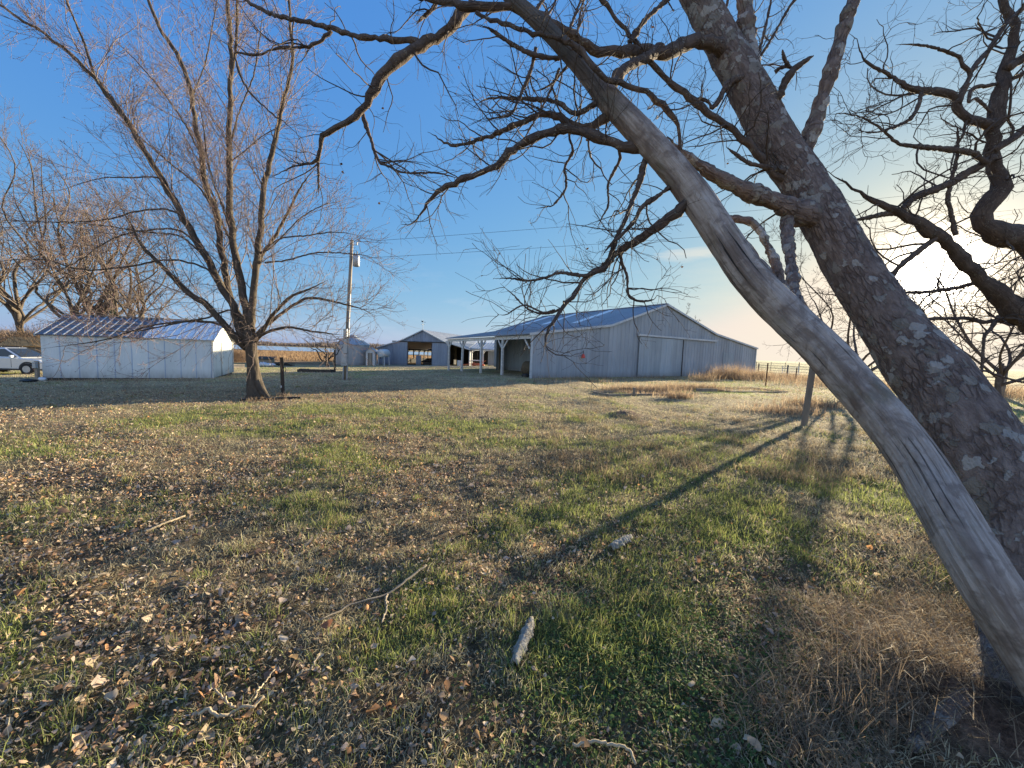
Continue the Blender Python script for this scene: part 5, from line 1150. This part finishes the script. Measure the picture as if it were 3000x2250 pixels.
# evergreen cedars behind the shed
def cedar(x, y, h, w, label, seed):
    rs = np.random.RandomState(seed); z0 = float(gz(x, y)); o = empty('cedar', (x, y, z0), 0, label, 'evergreen', 'dark cedars behind the shed')
    m = MB(); m.tube([(0, 0, 0), (0, 0, h * .9)], [.14, .03], 8); m.build('trunk', M_darkwood, o)
    n = 5200; t = rs.rand(n) ** .8; z = .3 + t * (h - .3); r = w * (1 - t) ** .7 * np.sqrt(rs.rand(n)) * (.75 + .35 * np.sin(5 * t * h + rs.rand(n))); a = rs.rand(n) * 2 * PI
    P = np.stack([r * np.cos(a), r * np.sin(a), z], 1)
    u = rs.randn(n, 3) * .11; v = rs.randn(n, 3) * .05
    V = np.stack([P, P + u, P + v], 1).reshape(-1, 3); Fc = np.arange(3 * n).reshape(n, 3)
    C = np.repeat(np.array([.045, .065, .028])[None] * rs.uniform(.5, 1.7, (n, 1)), 3, 0); link('foliage', mesh_np('foliage', V, Fc, False, None, C), M_blade, o)
x, y = pos(588, 52); cedar(x, y, 5.4, 2.4, 'dark evergreen showing above the bright end of the shed roof', 1)
x, y = pos(548, 56); cedar(x, y, 5.6, 2.0, 'dark evergreen left of the one at the shed roof end', 2)
x, y = pos(335, 50); cedar(x, y, 6.6, 2.2, 'dark evergreen between the bare trunks behind the shed', 3)
# brown brush hedge behind the car
def brush(px0, px1, d, h, name, label, seed, n=5000, col=(.24, .155, .09)):
    rs = np.random.RandomState(seed); x0, y0 = pos(px0, d); x1, y1 = pos(px1, d); t = rs.rand(n)
    x = x0 + (x1 - x0) * t + rs.randn(n) * .3; y = y0 + (y1 - y0) * t + rs.randn(n) * 1.0; L_ = h * rs.uniform(.4, 1.1, n) * (.7 + .5 * vnoise(t * 9, t * 0 + seed))
    P = np.empty((n, 5, 3)); P[:, 0] = np.stack([x, y, gz(x, y)], 1); dr = np.stack([rs.randn(n) * .35, rs.randn(n) * .35, np.ones(n)], 1)
    for k in range(1, 5): dr = dr + rs.randn(n, 3) * .22; dr /= np.linalg.norm(dr, axis=1, keepdims=True); P[:, k] = P[:, k - 1] + dr * (L_ / 4)[:, None]
    R = np.full((n, 5), .013) * np.linspace(1, .5, 5); V, Q, _ = tubes(P, R, 3)
    return tag(link(name, mesh_np(name, V, Q), simple(name + '_stems', col, .9, 0, .35, .8)), label, 'brush', kind='stuff')
brush(-250, 260, 38, 3.3, 'brush_hedge', 'tangled brown brush behind the parked car', 4, 9000)
brush(380, 700, 50, 2.2, 'brush_thicket', 'brown thicket behind the right end of the shed', 6, 5000, (.20, .13, .08))
# far tree line
rs = np.random.RandomState(77); n = 5200
azs = rs.uniform(-.95, .12, n); dd = rs.uniform(430, 640, n); x = dd * np.sin(azs); y = dd * np.cos(azs)
hgt = .62 * (4 + 9 * fbm(azs * 30, dd * 0 + 3, 4) ** 1.2) * rs.uniform(.5, 1.1, n); hgt *= np.clip(1.2 - 1.2 * (azs + .15) / .3, .25, 1)
P = np.empty((n, 4, 3)); P[:, 0] = np.stack([x, y, gz(x, y)], 1)
for k in range(1, 4): P[:, k] = P[:, k - 1] + np.stack([rs.randn(n) * .9, rs.randn(n) * .9, hgt / 3], 1)
R = np.array([.25, .45, .40, .12])[None] * np.ones((n, 1)); b1 = grow(P, R, 6, .45, (30, 80), 4, .1, .2, rs, t0=.05, rr=.5, rmin=.09)
Va, Qa, _ = tubes(P, R, 4); Vb, Qb, _ = tubes(b1[0], b1[1], 3)
tag(link('far_woodland', mesh_np('far_woodland', np.vstack([Va, Vb]), np.vstack([Qa, Qb + len(Va)])), simple('far_wood', (.17, .135, .12), 1, 0, .3, .02)), 'hazy brown tree line on the horizon beyond the pond', 'woodland', kind='stuff')
rs = np.random.RandomState(78)
for i, (px, h_) in enumerate(((2140, 4),)):
    pass

# ================================================================== GRASS, LEAVES, CLOVER
rs = np.random.RandomState(11)
def scatter(n_target, rmax, r0, rmin=.75, halfang=1.4, pw=1.0):
    """positions with density falling as 1/(1+(r/r0)^2)"""
    g_ = np.linspace(rmin, rmax, 4000); pdf = g_ / (1 + (g_ / r0) ** 2) ** pw; cdf = np.cumsum(pdf); cdf /= cdf[-1]
    r = np.interp(rs.rand(n_target), cdf, g_); a = rs.uniform(-halfang, halfang, n_target)
    return r * np.sin(a), r * np.cos(a), r
def blades(x, y, r, length, width, lean, col, base=None):
    n = len(x); z = ground(x, y) if base is None else base
    a = rs.uniform(0, 2 * PI, n); c, s = np.cos(a), np.sin(a); tw_ = rs.uniform(0, 2 * PI, n)
    wx, wy = np.cos(tw_) * width / 2, np.sin(tw_) * width / 2
    k1 = rs.uniform(.2, .6, n); b0 = np.stack([x, y, z - .004], 1)
    h1 = length * .55 * np.cos(lean * .6); o1 = length * .55 * np.sin(lean * .6); l2 = np.minimum(lean * 1.5, 2.2); h2 = h1 + length * .5 * np.cos(l2); o2 = o1 + length * .5 * np.sin(l2)
    h2 = np.maximum(h2, .004)
    m1 = b0 + np.stack([c * o1, s * o1, h1], 1); m2 = b0 + np.stack([c * o2, s * o2, h2], 1); w = np.stack([wx, wy, np.zeros(n)], 1)
    V = np.stack([b0 - w, b0 + w, m1 + w * .8, m1 - w * .8, m2], 1).reshape(-1, 3)
    i = np.arange(n)[:, None] * 5; Q = i + np.array([[0, 1, 2, 3]]); T = i + np.array([[3, 2, 4]])
    C = np.repeat(col[:, None], 5, 1); C[:, 4] *= 1.15
    return V, Q, T, C.reshape(-1, 3)
def stuff_blades(name, parts, label, cat):
    Vs, Qs, Ts, Cs = [], [], [], []; b_ = 0
    for V, Q, T, C in parts: Vs.append(V); Qs.append(Q + b_); Ts.append(T + b_); Cs.append(C); b_ += len(V)
    tag(link(name, mesh_np(name, np.concatenate(Vs), [np.concatenate(Qs), np.concatenate(Ts)], False, None, np.concatenate(Cs)), M_blade), label, cat, kind='stuff')
def inbuild(x, y):
    # not inside the barns and shed
    def rect(ox, oy, an, w, l): c, s = math.cos(an), math.sin(an); u = (x - ox) * c + (y - oy) * s; v = -(x - ox) * s + (y - oy) * c; return (u > -.3) & (u < w) & (v > -.1) & (v < l)
    m2 = MOUNDS[1]
    return (np.hypot((x - m2[0]) / .42, (y - m2[1]) / .30) < 1) | rect(1.2, 25.9, BA, 30.3, 17) | rect(-22.35, 18.6, SA, 6.6, 5.2) | rect(-20.35, 59.1, LA, 15, 18)
x, y, r = scatter(575000, 46, 2.6, .45); gr = green(x, y); ok = ~inbuild(x, y)
tuft = fbm(x * 7, y * 7, 3); ok &= rs.rand(len(x)) < np.clip(.35 + 2.2 * (tuft - .36) + .35 * gr, .10, 1); x, y, r, gr, tuft = x[ok], y[ok], r[ok], gr[ok], tuft[ok]; n = len(x)
isg = rs.rand(n) < np.clip(gr * 1.15 - .12, .03, .9)
k = rs.rand(n, 1)
colg = (np.array([.12, .165, .04]) * (1 - k) + np.array([.42, .43, .14]) * k) * rs.uniform(.7, 1.3, (n, 1))
colt = (np.array([.32, .25, .15]) * (1 - k) + np.array([.68, .60, .38]) * k) * rs.uniform(.6, 1.25, (n, 1))
col = np.where(isg[:, None], colg, colt); sc = 1 + r / 9
L_ = (rs.uniform(.025, .07, n) * (1 + .7 * np.clip(tuft - .5, 0, 1) * 3)) * np.where(isg, 1.05, .9) * (1 + r / 40); Wd = rs.uniform(.0022, .0042, n) * sc
lean = np.where(isg, rs.uniform(.15, 1.1, n), rs.uniform(.5, 1.55, n))
parts = [blades(x, y, r, L_, Wd, lean, col)]
stuff_blades('lawn_grass', parts, 'short winter lawn of tan and green grass blades', 'grass')
# taller tufts of green
x, y, r = scatter(1000, 22, 3.0, .6); gr = green(x, y); ok = rs.rand(len(x)) < (.15 + gr); x, y = x[ok], y[ok]
cx = np.repeat(x, 46); cy = np.repeat(y, 46); n = len(cx); sp = np.repeat(rs.uniform(.025, .07, len(x)), 46); dx, dy = rs.randn(n) * sp, rs.randn(n) * sp; cx += dx; cy += dy; r = np.hypot(cx, cy)
k = rs.rand(n, 1); isg = rs.rand(n, 1) < .68; col = np.where(isg, np.array([.11, .16, .04]) * (1 - k) + np.array([.36, .36, .12]) * k, np.array([.45, .36, .2]) * (.6 + .5 * k))
stuff_blades('grass_tufts', [blades(cx, cy, r, rs.uniform(.045, .105, n), rs.uniform(.0025, .0045, n) * (1 + r / 12), rs.uniform(.1, .95, n), col)], 'scattered taller tufts of green grass in the lawn', 'grass')
# fallen leaves
x, y, r = scatter(305000, 34, 3.4, .45); ok = (rs.rand(len(x)) < leafy(x, y)) & ~inbuild(x, y); x, y, r = x[ok], y[ok], r[ok]; n = len(x)
pal = np.array([[.40, .25, .15], [.50, .35, .22], [.27, .17, .11], [.46, .29, .15], [.40, .31, .24], [.54, .42, .31], [.19, .12, .085], [.46, .24, .11], [.48, .36, .27], [.56, .43, .28]])
col = pal[rs.randint(0, 10, n)] * rs.uniform(.8, 1.4, (n, 1)); size = rs.uniform(.012, .029, n) * (1 + r / 26)
big = rs.rand(n) < .03; size = np.where(big & (r < 6), size * 2.0, size) * np.exp(rs.randn(n) * .28)
V, Fc, C = leafmesh(np.stack([x, y, ground(x, y) + rs.uniform(.006, .035, n)], 1), size, rs, col, .5)
tag(link('leaf_litter', mesh_np('leaf_litter', V, Fc, False, None, C), M_leaf), 'dry brown fallen leaves scattered over the lawn', 'fallen leaves', kind='stuff')
# clover / ground ivy at lower right
xs_, ys_, rs_ = scatter(120000, 9, 2.2, .8, .8)
c0 = gpix(1980, 1980); c1 = gpix(2250, 1600)
w_ = np.exp(-(((xs_ - c0[0]) / .85) ** 2 + ((ys_ - c0[1]) / .7) ** 2)) + .45 * np.exp(-(((xs_ - c1[0]) / 1.1) ** 2 + ((ys_ - c1[1]) / 1.0) ** 2))
ok = rs.rand(len(xs_)) < w_ * np.clip(fbm(xs_ * 3, ys_ * 3, 3) * 2.4 - .45, 0, 1); xs_, ys_ = xs_[ok], ys_[ok]; n = len(xs_)
V, Fc, C = leafmesh(np.stack([xs_, ys_, ground(xs_, ys_) + rs.uniform(.012, .04, n)], 1), rs.uniform(.012, .026, n), rs, np.array([.075, .115, .035]) * rs.uniform(.6, 1.9, (n, 1)), .35)
tag(link('ground_ivy', mesh_np('ground_ivy', V, Fc, False, None, C), M_blade), 'low dark green clover like ground cover in the lower right foreground', 'ground cover', kind='stuff')
# dry straw mat near the big trunk (lower right) and around it
def drymat(cx, cy, rx, ry, n, hl, hw, name, label, lean=(.9, 1.55), cols=((.22, .155, .085), (.50, .385, .22)), tall=0):
    x = cx + rs.randn(n) * rx; y = cy + rs.randn(n) * ry; k = rs.rand(n, 1); col = np.array(cols[0]) * (1 - k) + np.array(cols[1]) * k; col = col * rs.uniform(.6, 1.2, (n, 1))
    return blades(x, y, None, rs.uniform(*hl, n), rs.uniform(*hw, n), rs.uniform(lean[0], lean[1], n), col, ground(x, y) + rs.uniform(0, .07, n) * (1 if lean[0] > .5 else 0))
P_ = []
for px, py, rx, ry, n, hl in ((2640, 1960, .24, .26, 1900, (.10, .28)), (2480, 2060, .18, .16, 1100, (.08, .24)), (2780, 1880, .22, .2, 1300, (.1, .28)), (2420, 1800, .2, .12, 300, (.06, .18)), (2720, 1800, .22, .18, 500, (.08, .2)), (2350, 2180, .14, .12, 900, (.06, .2)), (2930, 1700, .5, .6, 1500, (.1, .3))):
    g_ = gpix(px, py); P_.append(drymat(g_[0], g_[1], rx, ry, n, hl, (.0016, .0042), '', '', (.9, 1.75), ((.17, .115, .075), (.60, .45, .28))))
stuff_blades('dry_straw', P_, 'matted dry straw coloured grass around the foot of the leaning tree', 'dry grass')
P_ = []
for px, py, rx, ry, n, hl in ((2560, 2150, .14, .08, 60, (.14, .34)), (2400, 2140, .08, .06, 36, (.12, .26)), (2480, 2010, .1, .08, 16, (.18, .34))):
    g_ = gpix(px, py); P_.append(drymat(g_[0], g_[1], rx, ry, n, hl, (.002, .0042), '', '', (.05, .5), ((.22, .16, .11), (.40, .30, .2))))
stuff_blades('dry_stalks', P_, 'upright thin dry stalks in the straw at the lower right', 'dry stalks')
# tall dry weeds by the barn and on the beds
P_ = []
for px, py, rx, ry, n, hl in ((2100, 1110, .7, .5, 700, (.5, 1.5)), (2150, 1112, .6, .5, 700, (.6, 1.7)), (2190, 1110, .8, .5, 700, (.5, 1.3)), (2225, 1112, .7, .8, 700, (.4, 1.2)), (2060, 1116, .6, .4, 400, (.3, .9)), (1840, 1146, .7, .3, 1000, (.15, .45)), (1910, 1146, .8, .3, 1200, (.15, .5)), (1870, 1154, .9, .3, 700, (.06, .2)), (2220, 1143, 1.2, .6, 700, (.06, .2)), (1980, 1142, .6, .3, 600, (.2, .5)), (2060, 1143, .9, .3, 1100, (.2, .55)), (1700, 1120, 1.0, .25, 500, (.12, .35)), (1560, 1122, 1.0, .25, 400, (.1, .3)), (1985, 1168, .35, .2, 500, (.2, .45)), (2300, 1110, 2.6, 2.0, 3500, (.3, .9)), (2390, 1190, .6, .5, 900, (.2, .5)), (2300, 1210, .6, .4, 700, (.15, .4)), (2960, 1160, 3.5, 3.5, 5200, (.4, 1.0)), (2450, 1130, 3.5, 3, 3000, (.3, .8)), (620, 1100, .5, .3, 300, (.15, .3)), (200, 1116, 1.2, .1, 260, (.05, .2)), (400, 1117, 1.2, .1, 260, (.05, .22)), (560, 1116, .8, .1, 220, (.05, .25)), (1015, 1112, .2, .15, 120, (.05, .2)), (828, 1160, .15, .1, 120, (.05, .18)), (755, 1172, .35, .2, 260, (.04, .16)), (1640, 1111, 1.2, .2, 300, (.08, .3)), (1780, 1110, 1.2, .2, 300, (.08, .35)), (1930, 1110, 1.2, .2, 400, (.1, .45))):
    g_ = gpix(px, py); P_.append(drymat(g_[0], g_[1], rx, ry, n, hl, (.008, .018), '', '', (.05, .95), ((.26, .17, .11), (.56, .42, .27))))
stuff_blades('tall_dry_weeds', P_, 'tall tan dry weeds along the barn wall, the raised beds and the fence', 'weeds')
# rough golden grass of the far field on the left
n = 26000; x = rs.uniform(-75, -6, n); y = rs.uniform(60, 125, n); ok = (-x * .5 + y * .2 - 18 > 0) & ~inbuild(x, y); x, y = x[ok], y[ok]; n = len(x)
k = rs.rand(n, 1); col = np.array([.20, .115, .06]) * (1 - k) + np.array([.42, .29, .17]) * k
stuff_blades('field_grass', [blades(x, y, None, rs.uniform(.3, .7, n), rs.uniform(.05, .12, n), rs.uniform(.1, .9, n), col)], 'rough golden brown grass of the field before the pond', 'grass')
# rough mown clumps in the mid distance right
P_ = []
for i in range(170):
    px = rs.uniform(1600, 2700); py = rs.uniform(1165, 1420); g_ = gpix(px, py); P_.append(drymat(g_[0], g_[1], rs.uniform(.08, .25), rs.uniform(.08, .2), 70, (.06, .2), (.004, .008), '', '', (.3, 1.4), ((.17, .12, .07), (.46, .36, .22))))
stuff_blades('mown_clumps', P_, 'clumps of cut dry grass on the worn ground before the grey barn', 'dry grass')

# ================================================================== fallen sticks, bark, larger leaves
def stick(name, paths, mat, label, cat='stick'):
    o = None; mb = MB()
    for px, r in paths:
        pts = []
        for i, q_ in enumerate(px):
            g_ = gpix(*q_); lift = .036 + .012 * (i % 2); pts.append((g_[0], g_[1], float(ground(g_[0], g_[1])) + lift + r[0]))
        pr = resample(np.column_stack([np.array(pts), np.linspace(r[0], r[1], len(pts))]), 24); j = rs.randn(24, 3) * .0025
        mb.tube([tuple(p[:3] + j_) for p, j_ in zip(pr, j)], [float(p[3]) for p in pr], 8)
    return tag(mb.build(name, mat, smooth=True), label, cat)
stick('fallen_branch', [([(1249, 1674), (1195, 1715), (1135, 1750), (1037, 1787), (990, 1815), (934, 1847)], (.009, .004)), ([(1135, 1752), (1130, 1780), (1132, 1804), (1118, 1852)], (.007, .005))], M_grstick, 'long forked lichened grey branch lying in the grass')
stick('fallen_branch', [([(581, 2118), (608, 2108), (635, 2116), (657, 2124), (690, 2105), (717, 2097), (745, 2090), (771, 2070)], (.007, .006))], M_stick, 'wavy pale barkless stick at the lower left')
stick('fallen_branch', [([(744, 2070), (760, 2040), (771, 2026), (809, 1983)], (.004, .003))], M_stick, 'short straight pale twig just above the wavy stick')
stick('fallen_branch', [([(630, 2045), (655, 2072), (672, 2082), (690, 2096)], (.004, .005))], M_stick, 'short hooked pale twig just left of the wavy stick end')
stick('fallen_branch', [([(858, 2015), (890, 1995), (912, 1983), (934, 1950)], (.006, .004))], M_grstick, 'small grey brown stick between the forked branch and the wavy stick')
stick('fallen_branch', [([(423, 1567), (480, 1548), (542, 1523)], (.010, .008))], M_stick, 'straight tan stick lying alone in the leaf litter on the left')
stick('fallen_branch', [([(1675, 2222), (1740, 2212), (1790, 2218), (1840, 2240), (1860, 2275)], (.006, .006))], M_stick, 'curved pale stick at the bottom edge beside the big brown leaf')
stick('fallen_branch', [([(885, 1800), (905, 1822), (920, 1842)], (.003, .003))], M_grstick, 'tiny bent twig at the lower end of the forked branch')
stick('fallen_branch', [([(2320, 1760), (2420, 1870), (2560, 1990)], (.005, .003))], M_grstick, 'thin long grey stick running through the straw on the right')
stick('fallen_branch', [([(2375, 1645), (2410, 1660), (2445, 1675)], (.004, .003))], M_stick, 'pale twig in green grass left of the dead stem')
def barkpiece(px0, px1, w, label):
    a = np.array(gpt(*px0)); b_ = np.array(gpt(*px1)); n = 30; mb = MB(); d = b_ - a; d[2] = 0; s = np.array([-d[1], d[0], 0]); s /= np.linalg.norm(s); vs = []; fs = []; rs2 = np.random.RandomState(int(px0[0]))
    for i in range(n):
        t = i / (n - 1); ww = w * (math.sin(PI * min(max(t, .04), .96)) ** .35) * (1 + .22 * rs2.randn())
        for j in range(9):
            u = (j / 8 - .5); p_ = a + d * t + s * u * ww; vs.append((p_[0], p_[1], p_[2] + .022 + .028 * math.cos(u * PI) + .005 * rs2.randn()))
    for i in range(n - 1):
        for j in range(8): fs.append((i * 9 + j, i * 9 + j + 1, (i + 1) * 9 + j + 1, (i + 1) * 9 + j))
    mb.add(vs, fs); o = mb.build('bark_piece', M_barkp, smooth=True); s_ = o.modifiers.new('s', 'SOLIDIFY'); s_.thickness = .012; return tag(o, label, 'bark')
M_barkp = simple('fallen_bark', (.34, .29, .23), .9, 0, .5, 30, (.60, .56, .47), 1.0)
barkpiece((1556, 1838), (1506, 1970), .055, 'long curled strip of pale lichened bark in the centre foreground')
barkpiece((1788, 1624), (1846, 1592), .075, 'short grey white chunk of bark on the green grass')
# individual larger leaves in the foreground
lv = [((1705, 2215), .085, (.42, .25, .12), 'big curled orange brown leaf beside the curved stick at the bottom edge'), ((2315, 2212), .11, (.26, .14, .07), 'big upright brown leaf at the foot of the dry stalks'),
      ((2205, 2215), .07, (.50, .38, .27), 'pale tan leaf left of the big brown leaf near the bottom edge'), ((1078, 1795), .075, (.52, .27, .12), 'orange tan leaf under the forked branch'),
      ((1205, 1962), .075, (.50, .44, .37), 'pale grey leaf in the centre left foreground'), ((855, 1962), .06, (.50, .34, .18), 'small tan leaf left of the pale grey leaf'), ((960, 1860), .09, (.36, .16, .08), 'reddish brown curled leaves at the tip of the forked branch'),
      ((1302, 2140), .075, (.48, .30, .16), 'tan folded leaf at the bottom centre'), ((830, 1900), .06, (.50, .42, .33), 'pale leaf on grass below the forked branch tip'), ((2048, 1657), .05, (.55, .25, .12), 'orange leaf on the green grass right of the bark chunk')]
for i, (q_, sz, c_, lab) in enumerate(lv):
    r2 = np.random.RandomState(40 + i); g_ = gpt(*q_); V, Fc, C = leafmesh(np.array([[0, 0, 0.]]), np.array([sz]), r2, np.array([c_]), .5)
    o = link('fallen_leaf', mesh_np('fallen_leaf', V, Fc, True, None, C), M_leaf, None, (g_[0], g_[1], g_[2] + .05)); s_ = o.modifiers.new('s', 'SUBSURF'); s_.levels = 1; s_.render_levels = 2; tag(o, lab, 'leaf')
